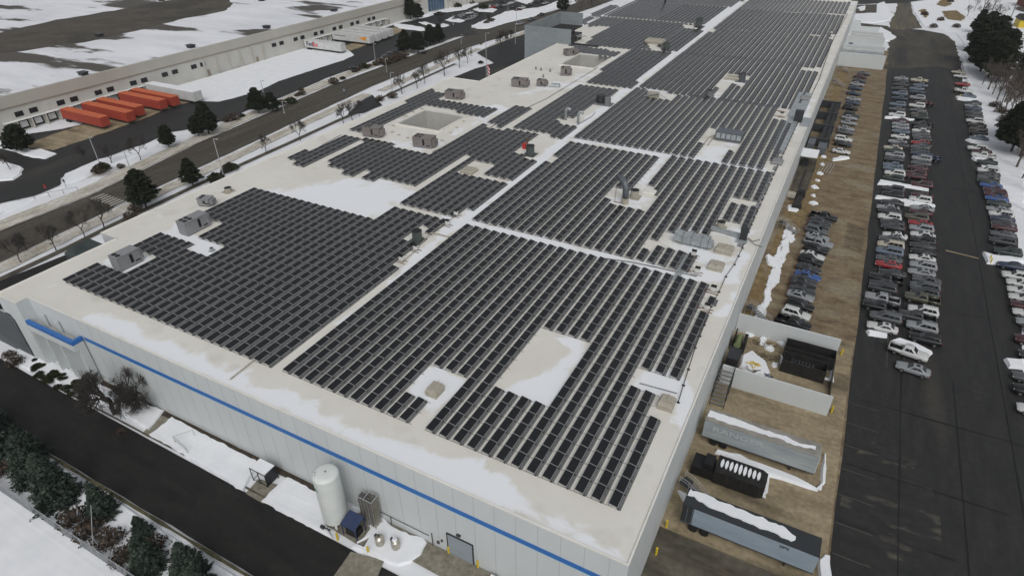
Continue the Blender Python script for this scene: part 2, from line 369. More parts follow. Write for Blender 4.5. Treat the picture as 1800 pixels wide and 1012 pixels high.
# kerb line, footpath and crosswalk
def strip(name, line, w, m, off=0, **k):
    l = []; r = []
    for i, p in enumerate(line):
        a = line[max(i-1,0)]; c = line[min(i+1,len(line)-1)]; dx = c[0]-a[0]; dy = c[1]-a[1]; q = math.hypot(dx,dy)
        nx, ny = -dy/q, dx/q
        l.append((p[0]+nx*(off-w/2), p[1]+ny*(off-w/2))); r.append((p[0]+nx*(off+w/2), p[1]+ny*(off+w/2)))
    return sheet(name, l+r[::-1], m, **k)
path = PL([(-80,530),(0,492),(120,436),(205,393),(300,348),(400,301),(520,247),(600,210),(655,188)])
path2 = PL([(660,178),(700,159),(760,131),(800,113)])
strip('near_bank', PL([(-60,492),(0,466),(110,413),(230,357),(370,291),(520,220),(640,165)]), 4.2, 'tan_snow', off=-1.6, amp=.4)
strip('near_bank', PL([(664,160),(740,127),(800,101),(838,86)]), 3.2, 'tan_snow', off=-1.2, amp=.4)
strip('near_bank', PL([(842,92),(880,73),(925,55)]), 3.2, 'tan_snow', off=-1, amp=.4)
strip('footpath', path, 1.7, 'concrete_dark'); strip('footpath', path2, 1.3, 'concrete_dark')
strip('footpath', PL([(850,95),(885,78),(925,60)]), 1.3, 'concrete_dark')
strip('far_bank', [P(-60,425),P(0,404),P(80,372),P(160,340),P(250,296),P(350,249),P(465,197),P(580,147),P(700,101),P(830,56)], 5.4, 'tan_snow', off=1.9, amp=.4)
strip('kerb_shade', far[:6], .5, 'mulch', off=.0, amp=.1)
for i in range(9):                                     # zebra bars
    a = P(160+i*5.6, 350.5+i*2.0); b2 = P(172+i*5.2, 345+i*1.6)
    dx, dy = 1.3, 5.0
    sheet('crosswalk_bar', [(a[0],a[1]),(a[0]+.45,a[1]),(a[0]+.45,a[1]+3.4),(a[0],a[1]+3.4)], 'road_paint')
for k in (4.8, 9.6): strip('lane_line', [P(0,408+k*4.5),P(160,345+k*4.2),P(350,253+k*3.6),P(580,152+k*3)], .14, 'faded_paint')
for pts in ([(632,180),(655,168),(672,186),(640,199),(610,203)], [(838,94),(850,88),(905,66),(930,60),(930,108),(880,127),(845,146),(797,137),(835,122),(868,112),(866,110)], [(862,107),(925,70),(940,100),(900,118)]):
    gsh('driveway', pts, 'asphalt', amp=.3)
# west yard asphalt and its features
gsh('dock_yard', [(-90,420),(-90,215),(30,240),(110,228),(330,172),(560,88),(700,42),(745,33),(840,4),(905,-14),(1000,-14),(985,3),(945,14),(930,17),(893,26),(880,36),(828,49),(838,56),(836,62),(800,66),(752,84),(738,77),(705,86),(662,104),(626,119),(572,139),(505,168),(445,190),(395,212),(345,226),(300,233),(262,252),(225,263),(172,283),(116,307),(108,314),(107,326),(60,345),(0,358)], 'asphalt', amp=.5, step=4)
gsh('dock_apron_west', [(40,262),(70,246),(130,225),(190,207),(235,196),(330,172),(344,178),(300,191),(240,215),(180,236),(150,247),(95,265)], 'concrete_tan', amp=.5)
gsh('dock_apron_west', [(565,92),(612,80),(640,70),(700,46),(724,50),(650,78),(610,93),(590,100)], 'concrete_tan', amp=.5)
gsh('snow_lawn', [(318,152),(333,163),(337,178),(352,179),(385,180),(410,174),(455,161),(490,144),(560,121),(604,107),(623,98),(610,88),(594,84),(560,84),(541,82)], 'snow', amp=.3)
gsh('driveway_mouth', [(826,50),(838,58),(832,68),(845,80),(870,60),(862,50)], 'road_worn', amp=.4)
for pts in ([(-30,236),(0,247),(22,256),(62,266),(74,263),(100,272),(82,281),(56,279),(0,262),(-30,253)], [(-40,270),(0,279),(16,286),(45,298),(41,308),(24,319),(0,321),(-40,321)], [(690,45),(702,43),(745,50),(753,54),(741,56),(700,51)], [(735,41),(748,40),(768,46),(779,43),(791,46),(783,49),(757,48)], [(782,37),(795,31),(803,33),(819,38),(808,41),(790,39)], [(831,18),(845,14),(860,15),(875,18),(868,23),(842,22)], [(828,47),(846,39),(868,31),(888,22),(905,20),(925,17),(950,15),(990,-1),(1005,1),(940,30),(888,42),(858,52),(838,52)], [(744,30),(757,20),(764,23),(755,30)], [(762,20),(785,17),(832,6),(842,8),(820,18),(785,23)], [(903,2),(915,-1),(945,4),(930,10)]):
    slab('snow_island', PL(pts), 'snow', h=.35, amp=.5, step=2, w=.6)
for pts in ([(112,308),(130,301),(175,281),(196,278),(215,270),(248,258),(300,236),(308,240),(290,252),(262,268),(230,279),(180,300),(120,325),(0,380),(0,362),(60,349),(106,329)],):
    slab('snow_verge', PL(pts), 'snow', h=.25, amp=.4, step=2, w=.5)
# front snow
for pts in ([(6,629),(40,645),(60,655),(110,677),(160,697),(230,737),(262,758),(291,722),(262,712),(210,690),(160,668),(100,640),(45,610)],
            [(262,766),(304,734),(352,760),(400,784),(461,815),(443,838),(428,866),(380,836),(320,799)],
            [(459,883),(480,860),(506,839),(540,855),(562,866),(575,920),(586,948),(560,936),(520,915)],
            [(617,893),(645,897),(670,906),(690,926),(722,942),(745,945),(753,955),(741,976),(722,990),(700,996),(668,985),(640,972),(616,965),(625,957),(640,962),(650,945),(628,958),(652,930),(640,905)],
            [(1448,974),(1460,978),(1463,1030),(1440,1030),(1438,985)]):
    slab('snow_patch', PL(pts), 'snow', h=.14, amp=.22, step=.6, freq=.9, w=.18)
# snow along the service yard
rndp = random.Random(3)
for k in range(46):
    u = rndp.random(); px = 1394-u*62+rndp.uniform(-5,5); py = 400+u*158+rndp.uniform(-3,3); x, y = P(px, py); r = rndp.uniform(.5,1.5)
    slab('snow_patch', [(x+r*.55*math.cos(t)*rndp.uniform(.5,1.3), y+r*1.9*math.sin(t)*rndp.uniform(.5,1.3)) for t in [q*.63 for q in range(10)]], 'snow', h=.10, amp=.3, step=.5, freq=1.3, w=.15)
for k in range(30):
    u = rndp.random(); px = 1385-u*38; py = 396+u*112+rndp.uniform(-3,3); x, y = P(px, py); r = rndp.uniform(.4,.9)
    slab('snow_patch', [(x+r*.5*math.cos(t)*rndp.uniform(.5,1.3), y+r*2.2*math.sin(t)*rndp.uniform(.5,1.3)) for t in [q*.63 for q in range(10)]], 'snow', h=.08, amp=.25, step=.5, freq=1.3, w=.12)
for px, py, r in [(1448,276,.8),(1445,290,.7),(1441,306,.9),(1437,318,.6),(1433,330,1.0),(1430,345,.6),(1428,358,1.0),(1340,600,.9),(1352,612,.8),(1331,566,.9),(1318,588,.8),(1362,642,.6)]:
    x, y = P(px, py); slab('snow_patch', [(x+r*math.cos(t)*rndp.uniform(.6,1.2), y+r*1.2*math.sin(t)*rndp.uniform(.6,1.2)) for t in [q*.63 for q in range(10)]], 'snow', h=.12, amp=.2, step=.5, freq=1.3, w=.15)
for pts in ([(1345,450),(1352,448),(1370,462),(1366,472),(1348,466)],
            [(1384,362),(1392,362),(1404,370),(1400,374),(1386,371)],
            [(1463,280),(1475,276),(1493,277),(1494,280),(1476,283),(1464,284)],
            [(1330,575),(1370,590),(1382,600),(1378,612),(1360,596),(1320,585)],
            [(1304,625),(1320,618),(1346,636),(1356,655),(1352,668),(1330,660),(1300,645)],
            [(1369,625),(1385,640),(1415,652),(1455,667),(1463,640),(1466,672),(1440,664),(1400,652),(1372,640)],
            [(1346,825),(1352,838),(1346,876),(1300,860),(1250,835),(1224,820),(1236,818),(1290,845),(1345,866)],
            [(1260,790),(1300,800),(1350,820),(1400,838),(1440,862),(1447,800),(1455,800),(1449,848),(1436,864),(1395,850),(1350,838),(1255,797)],
            [(1190,862),(1230,880),(1250,890),(1200,880)],
            [(1640,0),(1600,5),(1606,22),(1622,46),(1645,52),(1680,60),(1692,75),(1696,120),(1703,180),(1715,225),(1730,280),(1745,320),(1765,352),(1800,372),(1800,300),(1770,230),(1745,160),(1725,110),(1735,60),(1700,20),(1700,0)],
            [(1507,14),(1521,11),(1521,18),(1512,20)],
            [(1503,26),(1530,24),(1540,24),(1541,8),(1554,4),(1563,16),(1568,30),(1560,37),(1535,41),(1512,40),(1500,35)],
            [(1544,50),(1548,49),(1568,59),(1560,63),(1543,62)]):
    slab('snow_patch', PL(pts), 'snow', h=.16, amp=.35, step=1.2, freq=.6, w=.25)
for pts in ([(1545,318),(1570,322),(1600,328),(1634,333),(1632,337),(1600,332),(1560,326),(1541,325)], [(1538,345),(1560,346),(1590,352),(1625,358),(1645,364),(1641,367),(1600,365),(1595,363),(1587,362),(1560,352),(1538,350)],
            [(1554,206),(1575,207),(1608,212),(1600,213),(1570,210),(1555,209)], [(1679,171),(1700,171),(1718,176),(1700,179),(1682,176)], [(1696,247),(1712,244),(1745,252),(1738,255),(1706,252)], [(1706,278),(1720,277),(1755,281),(1750,285),(1712,284)],
            [(1726,444),(1745,450),(1800,455),(1800,462),(1770,462),(1750,466),(1733,464)], [(1521,582),(1540,584),(1560,590),(1559,595),(1525,590)], [(1563,600),(1578,596),(1610,605),(1640,622),(1630,630),(1600,618),(1570,605)], [(1763,632),(1800,634),(1800,650),(1773,648)]):
    slab('snow_island', PL(pts), 'snow', h=.3, amp=.2, step=1, w=.3)
for pts in ([(1655,0),(1668,-2),(1672,10),(1660,14),(1645,10)], [(1655,22),(1680,20),(1698,32),(1690,39),(1665,36)], [(1615,20),(1625,18),(1634,28),(1626,33)]):
    gsh('dry_grass', pts, 'grass_dead', amp=1.2, step=1.5, z=.5)
slab('snow_field_front', [(-140,-20),(-20,-20),(-30,15),(-42,21.2),(-55,21.3),(-140,22)], 'snow', h=.1, amp=.2, w=.3)
sheet('grass_verge', [(-120,21.5),(-36,21.5),(-36,21.9),(-120,21.9)], 'verge_grass', amp=.15, z=.4)

# ================================================================ main building
RZ = 12.06
foot = [(-6.9,34.78),(-6.9,378),(-60,378),(-106,378),(-106,229.2),(-102.5,229.2),(-102.5,170),(-113,170),(-113,53),(-108.5,53),(-108.5,33.0),(-103.05,33.0),(-103.05,34.78)]
COURTS = [(-100.8,-88.1,125.4,138.2), (-88,-76,199.5,216.5)]
main = thing('factory_building', (-57,200,0), 'huge white flat-roofed factory covered in rows of solar panels', 'factory')
main.location = (0,0,0)
def inside(poly, x, y):
    c = False; n = len(poly)
    for i in range(n):
        x0, y0 = poly[i]; x1, y1 = poly[(i+1)%n]
        if (y0 > y) != (y1 > y) and x < (x1-x0)*(y-y0)/(y1-y0)+x0: c = not c
    return c
b = B()
n = len(foot)
for i in range(n):
    a = foot[i]; c = foot[(i+1)%n]; b.q([(a[0],a[1],0),(c[0],c[1],0),(c[0],c[1],RZ+.12),(a[0],a[1],RZ+.12)])
WALLB = b

# coping: a thin raised lip round the roof
cx = sum(p[0] for p in foot)/n; b = B()
for i in range(n):
    a = Vector(foot[i]); c = Vector(foot[(i+1)%n]); d = (c-a).normalized(); nrm = Vector((-d.y, d.x))
    p0 = a-nrm*.03-d*.029; p1 = c-nrm*.03+d*.029; q0 = a+nrm*.16+d*.1; q1 = c+nrm*.16-d*.1
    z = RZ+.12+.0006*i
    if (c-a).length < 1: continue
    b.q([(p0.x,p0.y,z),(p1.x,p1.y,z),(q1.x,q1.y,z+.03),(q0.x,q0.y,z+.03)][::-1]); b.q([(p0.x,p0.y,z-.16),(p1.x,p1.y,z-.16),(p1.x,p1.y,z),(p0.x,p0.y,z)])
    b.q([(q0.x,q0.y,z+.03),(q1.x,q1.y,z+.03),(q1.x+nrm.x*.12,q1.y+nrm.y*.12,RZ),(q0.x+nrm.x*.12,q0.y+nrm.y*.12,RZ)][::-1])
b.build('coping', 'membrane_trim', main)
# roof membrane with its snow cover
gx = sorted(set([round(-113+i*1.0,3) for i in range(107)]+[-6.9,-102.5,-103.05,-106,-108.5,-113]+[c[0] for c in COURTS]+[c[1] for c in COURTS]))
gy = sorted(set([round(33+i*1.0,3) for i in range(345)]+[33,34.78,53,170,229.2,378]+[c[2] for c in COURTS]+[c[3] for c in COURTS]))
gx = [g for i, g in enumerate(gx) if i == 0 or g-gx[i-1] > .0005]
XX, YY = np.meshgrid(gx, gy); nx = len(gx)
b = B(); b.v = [(float(x), float(y), RZ) for x, y in zip(XX.ravel(), YY.ravel())]
for j in range(len(gy)-1):
    for i in range(nx-1):
        x = (gx[i]+gx[i+1])/2; y = (gy[j]+gy[j+1])/2
        if not inside(foot, x, y): continue
        if any(c[0] < x < c[1] and c[2] < y < c[3] for c in COURTS): continue
        k = j*nx+i; b.f.append((k,k+1,k+nx+1,k+nx)); b.m.append(0)
roof = b.build('roof', 'membrane', main)
SN = [ # (outline, softness in m, strength)
 ([(140,560),(165,553),(215,562),(300,606),(400,650),(440,668),(520,697),(560,716),(640,760),(690,772),(760,797),(850,812),(900,857),(960,897),(1040,947),(1100,992),(1000,952),(650,796),(420,694),(200,593)], 1.6, 1),
 ([(505,640),(570,592),(680,505),(812,396),(790,392),(720,462),(660,520),(600,575),(540,622)], 1.0, 1),
 ([(770,378),(830,390),(1000,428),(1210,482),(1290,462),(1312,440),(1300,500),(1240,500),(1050,455),(815,395)], 1.6, 1),
 ([(985,590),(1034,600),(965,712),(890,690),(920,668),(960,655),(1000,620)], 1.5, 1),
 ([(768,642),(820,668),(752,752),(740,712),(722,690),(745,655)], 1.0, 1),
 ([(1132,645),(1192,660),(1225,690),(1212,720),(1180,702),(1115,685)], 1.2, 1),
 ([(450,340),(520,330),(600,320),(680,325),(722,335),(700,352),(680,368),(640,388),(560,365)], 4, 1),
 ([(285,408),(345,412),(395,432),(360,452),(335,438)], 1.5, 1),
 ([(300,395),(330,380),(350,372),(350,400),(330,420)], 1.5, .9),
 ([(215,480),(270,455),(250,440),(190,455)], 1.5, .9),
 ([(190,462),(260,420),(240,445)], 2, .7),
 ([(830,386),(960,285),(1000,246),(1112,155),(1198,92),(1310,2),(1295,-2),(1176,94),(1098,154),(985,243),(935,287),(875,333),(825,372)], 1.5, 1),
 ([(1000,247),(1150,275),(1350,306),(1352,294),(1150,262),(1008,242)], 1.5, .8),
 ([(1110,156),(1390,193),(1425,202),(1425,186),(1270,170),(1110,148)], 1.5, .8),
 ([(1152,273),(1177,278),(1133,340),(1100,345),(1125,310)], 2, .7),
 ([(1066,350),(1130,345),(1150,350),(1128,374),(1090,360)], 2, .8),
 ([(1218,276),(1240,250),(1290,255),(1272,283)], 3, .7),
 ([(1180,405),(1220,400),(1260,440),(1300,455),(1250,480),(1210,450),(1170,420)], 2.5, .8),
 ([(1265,395),(1330,390),(1320,440),(1290,430)], 3, .6),
 ([(640,250),(700,245),(760,262),(840,222),(900,190),(860,180),(820,215),(740,270),(650,250)], 3, .75),
 ([(890,175),(950,165),(1030,150),(1100,88),(1060,110),(1000,140),(900,160)], 3.5, .6),
 ([(845,120),(905,92),(960,78),(905,108),(850,140)], 2, .7),
 ([(240,525),(130,500),(200,520)], 3, .3),
 ([(500,300),(480,280),(520,290)], 3, .4),
 ([(1290,500),(1320,500),(1290,560),(1250,560)], 1.5, .75),
 ([(1380,235),(1420,180),(1430,190),(1400,240)], 3, .7),
 ([(1190,715),(1215,700),(1222,730),(1200,745)], 1.2, .9),
 ([(370,330),(470,285),(480,292),(390,335)], 3, .35)]
px_ = XX.ravel(); py_ = YY.ravel(); att = np.full(px_.shape, .12)
att += .10*np.exp(-((px_+30)/25)**2)*(py_ > 90)
att += .16*((py_ > 180) & (px_ > -60))
for pts, soft, st in SN:
    poly = PL(pts, RZ); ins = np.zeros(px_.shape, bool); dm = np.full(px_.shape, 1e9)
    for i in range(len(poly)):
        (x0, y0), (x1, y1) = poly[i], poly[(i+1)%len(poly)]
        if y0 != y1: ins ^= ((y0 > py_) != (y1 > py_)) & (px_ < (x1-x0)*(py_-y0)/(y1-y0)+x0)
        L2 = (x1-x0)**2+(y1-y0)**2 or 1e-9
        t = np.clip(((px_-x0)*(x1-x0)+(py_-y0)*(y1-y0))/L2, 0, 1)
        dm = np.minimum(dm, np.hypot(px_-x0-t*(x1-x0), py_-y0-t*(y1-y0)))
    sd = np.where(ins, dm, -dm); att = np.maximum(att, st*.95*np.clip(.6+sd/(2*soft), 0, 1))
a_ = roof.data.attributes.new('snow_cover', 'FLOAT', 'POINT'); a_.data.foreach_set('value', att.astype(np.float32))
# court wells
for (x0,x1,y0,y1) in COURTS:
    b = B(); z0 = 1.0
    b.q([(x0,y1,z0),(x1,y1,z0),(x1,y1,RZ),(x0,y1,RZ)]); b.q([(x1,y0,z0),(x0,y0,z0),(x0,y0,RZ),(x1,y0,RZ)])
    b.q([(x0,y0,z0),(x0,y1,z0),(x0,y1,RZ),(x0,y0,RZ)]); b.q([(x1,y1,z0),(x1,y0,z0),(x1,y0,RZ),(x1,y1,RZ)])
    b.q([(x0,y0,z0),(x1,y0,z0),(x1,y1,z0),(x0,y1,z0)], 1)
    b.build('light_well', ['wall_court','snow'], main)
    b = B(); t = .45
    b.box(x0-t,x1+t,y0-t,y0-.002,RZ-.01,RZ+.35); b.box(x0-t,x1+t,y1+.002,y1+t,RZ-.01,RZ+.35)
    b.box(x0-t,x0-.002,y0-.002,y1+.002,RZ-.01,RZ+.352); b.box(x1+.002,x1+t,y0-.002,y1+.002,RZ-.01,RZ+.352)
    b.build('well_kerb', 'membrane_trim', main)
# panel joints, stripe, door on the front
b = WALLB; x = -8.69
while x > -92:
    b.box(x-.025, x+.025, 34.765, 34.79, 0.05, RZ-.05, 1); x -= 2.49
y = 38
while y < 376: b.box(-6.91, -6.885, y-.03, y+.03, .05, RZ-.05, 1); y += 7.6
b.build('wall', ['wall_panel','joint'], main)
b = B(); b.box(-90.9,-6.88,34.70,34.775,8.15,8.78); b.build('blue_stripe', 'blue_stripe', main)
b = B(); b.box(-90.9,-6.88,34.715,34.772,8.04,8.145); b.build('stripe_edge', 'light_blue', main)
b = B(); b.box(-27.3,-24.1,34.66,34.77,.05,3.6); d = b.build('roller_door', 'door_grey', main)
b = B(); b.box(-27.45,-27.31,34.64,34.77,.05,3.75); b.box(-24.09,-23.95,34.64,34.77,.05,3.75); b.box(-27.30,-24.10,34.64,34.77,3.61,3.75); b.build('door_frame', 'steel_dark', d)
b = B(); b.box(-26,-25.5,34.5,34.77,4.3,4.5); b.build('wall_lamp', 'steel_dark', main)
# front portico at the left corner: beam on fins
pz0, pz1 = 8.05, 8.75
ptc = thing('entrance_portico', (0,0,0), 'white entrance portico with fins and blue band at the front left factory corner', 'portico')
yb = 27.6; xl, xr = -104.2, -86.9
xr = -86.6; xl = -103.2; yb = 29.0
xr2 = P(129,604,8.75)[0]; yb = P(129,604,8.75)[1]; xl = P(22,551,8.75)[0]; xr = P(147,590,8.75)[0]
b = B(); b.box(xl, xr, yb, yb+.55, 6.9, 8.1); b.box(xr-.55, xr, yb+.56, 34.6, 0, 8.1); b.box(xl, xl+.45, yb+.56, 33.0, 0, 8.1); b.build('beam', 'wall_panel', ptc)
b = B(); b.box(xl-.02, xr+.02, yb-.03, yb+.5, 8.105, 8.8); b.box(xr-.5, xr+.02, yb+.51, 34.69, 8.105, 8.8); b.build('blue_band', 'blue_stripe', ptc)
nf = 5
for i in range(nf):
    x = xl+.2+(xr-.5-xl)*i/(nf-1)*.98
    if i == nf-1: continue
    b = B(); b.box(x, x+.28, yb+.02, yb+5.0, 0, 6.88); b.build('fin', 'wall_panel', ptc)
for i in range(3):
    x = xl+3+i*3.6; b = B(); b.box(x, x+.35, yb+1.2, 34.6, 7.76, 10.0); b.build('roof_fin', 'wall_panel', ptc)
b = B(); b.box(xl+.5, xr-.6, yb+.6, 34.7, 7.6, 7.75); b.build('canopy', 'wall_court', ptc)
an = thing('corner_annex', (0,0,0), 'dark grey low annex with white coping left of the white entrance portico', 'annex')
b = B(); b.box(-128, xl-.03, yb+.05, 32.95, 0, 8.5); b.build('wall', 'annex_grey', an)
b = B(); b.box(-128.1, xl-.03, yb-.02, 33.0, 8.502, 8.72, 0); b.build('coping', 'wall_panel', an)
# ================================================================ penthouse screen
pe = thing('plant_screen', (0,0,0), 'tall grey sheet-metal plant screen standing at the left edge of the roof', 'plant enclosure')
PT = 17.4; bx = PX(983,21,-119)[1] if False else 262
b = B(); b.box(-116.6,-97.1,228.8,229.15,0,PT); b.build('screen_wall', 'screen_grey', pe)
b = B(); b.box(-116.6,-116.25,229.16,262,0,PT)
for k in range(14): b.box(-116.24,-116.0,230+k*2.3,230.3+k*2.3,8,PT-.1)
b.build('screen_wall', 'screen_grey', pe)
b = B(); b.box(-116.24,-106.1,261.8,262.15,8,PT); b.build('screen_wall', 'screen_grey', pe)
b = B(); b.box(-116.2,-106.2,229.2,261.7,11,12.6); b.build('inner_roof', 'black_steel', pe)
b = B(); b.box(-105.8,-97.3,229.4,240,12.1,14.6); b.box(-104,-99,231,237,14.62,15.6); b.build('plant_housing', 'black_steel', pe)
b = B()
for k in range(4): b.tube([(-96-k*1.6,233+k,12.1),(-96-k*1.6,233+k,14.2),(-93-k*1.6,236+k,14.2)], .12, 6)
b.build('pipework', 'galv', pe)
b = B(); b.q([(-98,228.6,12.12),(-90,228.6,12.12),(-88,227.2,12.12),(-97,226.8,12.12)]); b.box(-97,-86,229,229.4,12.1,12.8); b.build('ramp_strip', 'steel_dark', pe)

# ================================================================ west warehouse
wb = thing('dock_warehouse', (0,0,0), 'long cream warehouse with dock doors, paired dark windows and orange trailers in front', 'warehouse')
WX = -226.4; WZ = 11.0
b = B()
b.q([(WX,-120,-.5),(WX,315,-.5),(WX,315,7.3),(WX,-120,7.3)]); b.q([(WX,315,-.5),(-700,315,-.5),(-700,315,WZ),(WX,315,WZ)]); b.build('wall', 'west_wall', wb)
b = B(); b.q([(WX+.12,-120,7.6),(WX+.12,315,7.6),(WX+.12,315,WZ),(WX+.12,-120,WZ)]); b.q([(WX+.12,-120,WZ),(WX+.12,315,WZ),(WX-.8,315,WZ),(WX-.8,-120,WZ)]); b.build('fascia', 'west_fascia', wb)
b = B(); b.box(WX, WX+.25, -120, 315, 7.3, 7.6); b.build('band', 'west_band', wb)
b = B(); b.q([(WX-.8,-120,WZ-.05),(WX-.8,315,WZ-.05),(-760,315,WZ-.05),(-760,-120,WZ-.05)]); b.build('roof', 'west_roof', wb)
b = B(); pp = jitter(PL([(-60,68),(0,57),(100,35),(200,19),(305,-1),(400,-2),(410,8),(395,20),(360,27),(325,32),(250,52),(190,65),(150,75),(100,80),(40,90),(-60,100)], WZ), 1.6, 4, .15)
b.prism(pp, WZ-.045, WZ-.02, bottom=False); b.build('bare_gravel', 'gravel_roof', wb)
for px, py in [(147,132),(175,64),(587/1.0,20),(469,50),(336,84),(460,2),(284,2)]:
    x, y = P(px, py, WZ); b = B(); b.box(x-1.3,x+1.3,y-1,y+1,WZ-.04,WZ+.9); b.box(x-1.6,x+1.6,y-1.3,y+1.3,WZ+.92,WZ+1.1); b.build('roof_vent', 'steel_dark', wb)
wins = [(34,201),(59,194),(107,181),(130,174),(173,163),(194,157),(234,145),(253,140),(289,129),(307,125),(340,115),(356,111),(481,76),(494,72),(519,66),(531,62),(554,55),(565,52),(587,46),(598,43),(618,38),(628,35),(648,30),(656,26)]
for px, py in wins:
    y = PX(px, py, WX)[1]; b = B(); b.box(WX-.1, WX+.06, y-1.25, y+1.25, 4.2, 5.75); w = b.build('window', 'glass_dark', wb)
b = B()
for y0, y1 in ((92,140),(223,282)): b.box(WX+.01, WX+1.5, y0, y1, 3.35, 3.5); b.box(WX+.02, WX+.3, y0, y1, 3.1, 3.34)
b.build('dock_canopy', 'white_paint', wb)
ys = [97.6+4.35*i for i in range(10)]+[224.5+5.3*i for i in range(11)]
for y in ys:
    b = B(); b.box(WX-.1, WX+.09, y-1.6, y+1.6, 0.3, 3.08); f = b.build('dock_opening', 'black', wb)
    b = B(); b.box(WX+.10, WX+.18, y-1.1, y+1.1, .9, 2.7); b.build('dock_door', 'trailer_white', f)
b = B()
for y in [97.6+4.35*i-2.17 for i in range(11)]+[224.5+5.3*i-2.6 for i in range(12)]: b.box(WX+.02, WX+1.4, y-.18, y+.18, 0, 3.3)
b.build('dock_pier', 'west_fascia', wb)
for k, y in enumerate([166,172,178,184,190,196]):
    b = B(); b.box(WX+.01, WX+.5, y, y+.9, 0, 6.6); b.build('pilaster', 'west_fascia', wb)
b = B(); b.box(WX+.02, WX+.1, 192.2, 193.6, 0, 2.2); b.box(WX+.02, WX+.1, 166.9, 168.6, 0, 2.6); b.box(WX+.02,WX+.1,283.5,285,0,2.2); b.build('side_door', 'west_band', wb)
# office wing beyond
ow = thing('office_wing', (0,0,0), 'cream ribbed office wing with blue glass entrance beyond the warehouse', 'office')
A = Vector((-226.4,315.2)); Bv = Vector((-214,375)); d = (Bv-A).normalized(); nn = Vector((d.y,-d.x))
ang = math.atan2(d.y, d.x)
b = B(); c = A+d*90-nn*30; b.obox((c.x,c.y,0), (180,60,13), ang); b.build('wall', 'west_wall', ow)
for k in range(6):
    c = A+d*(6+k*2.2)+nn*.2; b = B(); b.obox((c.x,c.y,1), (1.7,.3,11), ang); b.build('glazing', 'glass_blue', ow)
for k in range(12):
    c = A+d*(21+k*4)+nn*.2; b = B(); b.obox((c.x,c.y,0), (.6,.7,12.6), ang); b.build('rib', 'west_fascia', ow)
    if k % 2 == 0:
        c = A+d*(23+k*4)+nn*.1; b = B(); b.obox((c.x,c.y,5), (1.2,.3,6), ang); b.build('window', 'glass_dark', ow)
# ================================================================ solar arrays
PH = 1.851; PLN = 1.9765; ZP = 12.5
def panel_geo(b, x, y, zb=RZ, detail=True):
    zh = zb+.45; zl = zb+.28; w = .975; l = 1.956
    b.q([(x,y,zh),(x+w,y,zl),(x+w,y+l,zl),(x,y+l,zh)], 1)
    e = .028
    zz = lambda u: zh+(zl-zh)*u/w
    b.q([(x+e,y+e,zz(e)+.006),(x+w-e,y+e,zz(w-e)+.006),(x+w-e,y+l-e,zz(w-e)+.006),(x+e,y+l-e,zz(e)+.006)], 0)
    if detail:
        t = .04
        b.q([(x,y,zh-t),(x+w,y,zl-t),(x+w,y,zl),(x,y,zh)], 1); b.q([(x,y+l,zh-t),(x,y,zh-t),(x,y,zh),(x,y+l,zh)], 1)
        b.q([(x+w,y,zl-t),(x+w,y+l,zl-t),(x+w,y+l,zl),(x+w,y,zl)], 1); b.q([(x+w,y+l,zl-t),(x,y+l,zh-t),(x,y+l,zh),(x+w,y+l,zl)], 1)
pb = B(); panel_geo(pb, 0, 0, 0); PANEL = pb.mesh('solar_panel', ['cell','alu'])
def rack_geo(b, n, ext, full=True):
    L_ = n*PLN-.02
    b.box(.955, .972, 0, L_, .04, .262, 2)                   # added grey plate, stands in for the shade under the low edge
    b.box(.975, 1.34, 0, L_, .012, .034, 2)                  # added dark strip, paints the shade in the row gap
    for j in range(n+1):
        y = j*PLN-.01
        b.box(-.10, ext, y-.022, y+.022, .05, .10, 0)        # cross rail to the next row
        b.box(.03, .09, y-.03, y+.03, .055, .385, 0)           # rear leg
        b.box(.88, .94, y-.03, y+.03, .055, .24, 0)
        b.box(1.0, 1.2 if full else 1.36, y-.05, y+.05, .04, .19 if full else .25, 1)     # foot block
        if not full and j < n: b.box(1.0, 1.36, y+PLN/2-.05, y+PLN/2+.05, .04, .25, 1)
BL = []   # name, description, anchor px, polygon px, holes
BL.append(('front left array', (108.5,491), [(100,489),(172,457),(214,477),(272,453),(230,432),(286,403),(337,422),(330,436),(358,448),(397,431),(350,414),(394,391),(350,373),(437,330),(647,386),(688,363),(745,377),(783,387),(757,406),(737,398),(700,421),(712,421),(727,430),(703,447),(690,458),(704,466),(486,646),(462,641)], [[(702,420),(739,395),(751,402),(728,428)]]))
BL.append(('front right array', (496.5,648.5), [(494,653),(812,391),(1238,492),(1252,500),(1228,546),(1246,553),(1196,668),(1160,652),(1138,642),(1110,668),(1150,682),(1148,722),(1165,737),(1100,880),(1085,897),(747,758),(820,665),(753,637),(712,688),(750,706),(714,745)], [[(955,574),(1042,598),(967,716),(864,676)]]))
BL.append(('second bay array', (830,384), [(826,385),(955,281),(963,290),(985,273),(968,271),(999,245),(1158,273),(1115,336),(1135,337),(1174,274),(1357,305),(1332,352),(1293,345),(1276,372),(1246,412),(1177,404),(1167,404),(1127,436),(1160,427),(1205,437),(1222,452),(1203,474),(1178,470)], [[(1062,348),(1080,331),(1158,338),(1136,371),(1108,362),(1072,355)]]))
BL.append(('strip by the long duct', (1270,384), [(1262,386),(1284,350),(1325,366),(1310,398)], []))
BL.append(('third bay array', (1009,240), [(1004,241),(1112,153),(1143,159),(1136,169),(1180,177),(1192,165),(1370,187),(1363,207),(1398,220),(1370,278),(1362,276),(1340,299),(1268,284),(1299,248),(1311,239),(1246,224),(1228,247),(1238,252),(1222,278)], []))
BL.append(('fourth bay array', (1123,152), [(1117,152),(1196,91),(1410,110),(1407,122),(1440,127),(1417,172),(1396,190),(1264,174),(1286,147),(1300,151),(1322,133),(1276,128),(1258,150),(1260,158),(1246,172)], []))
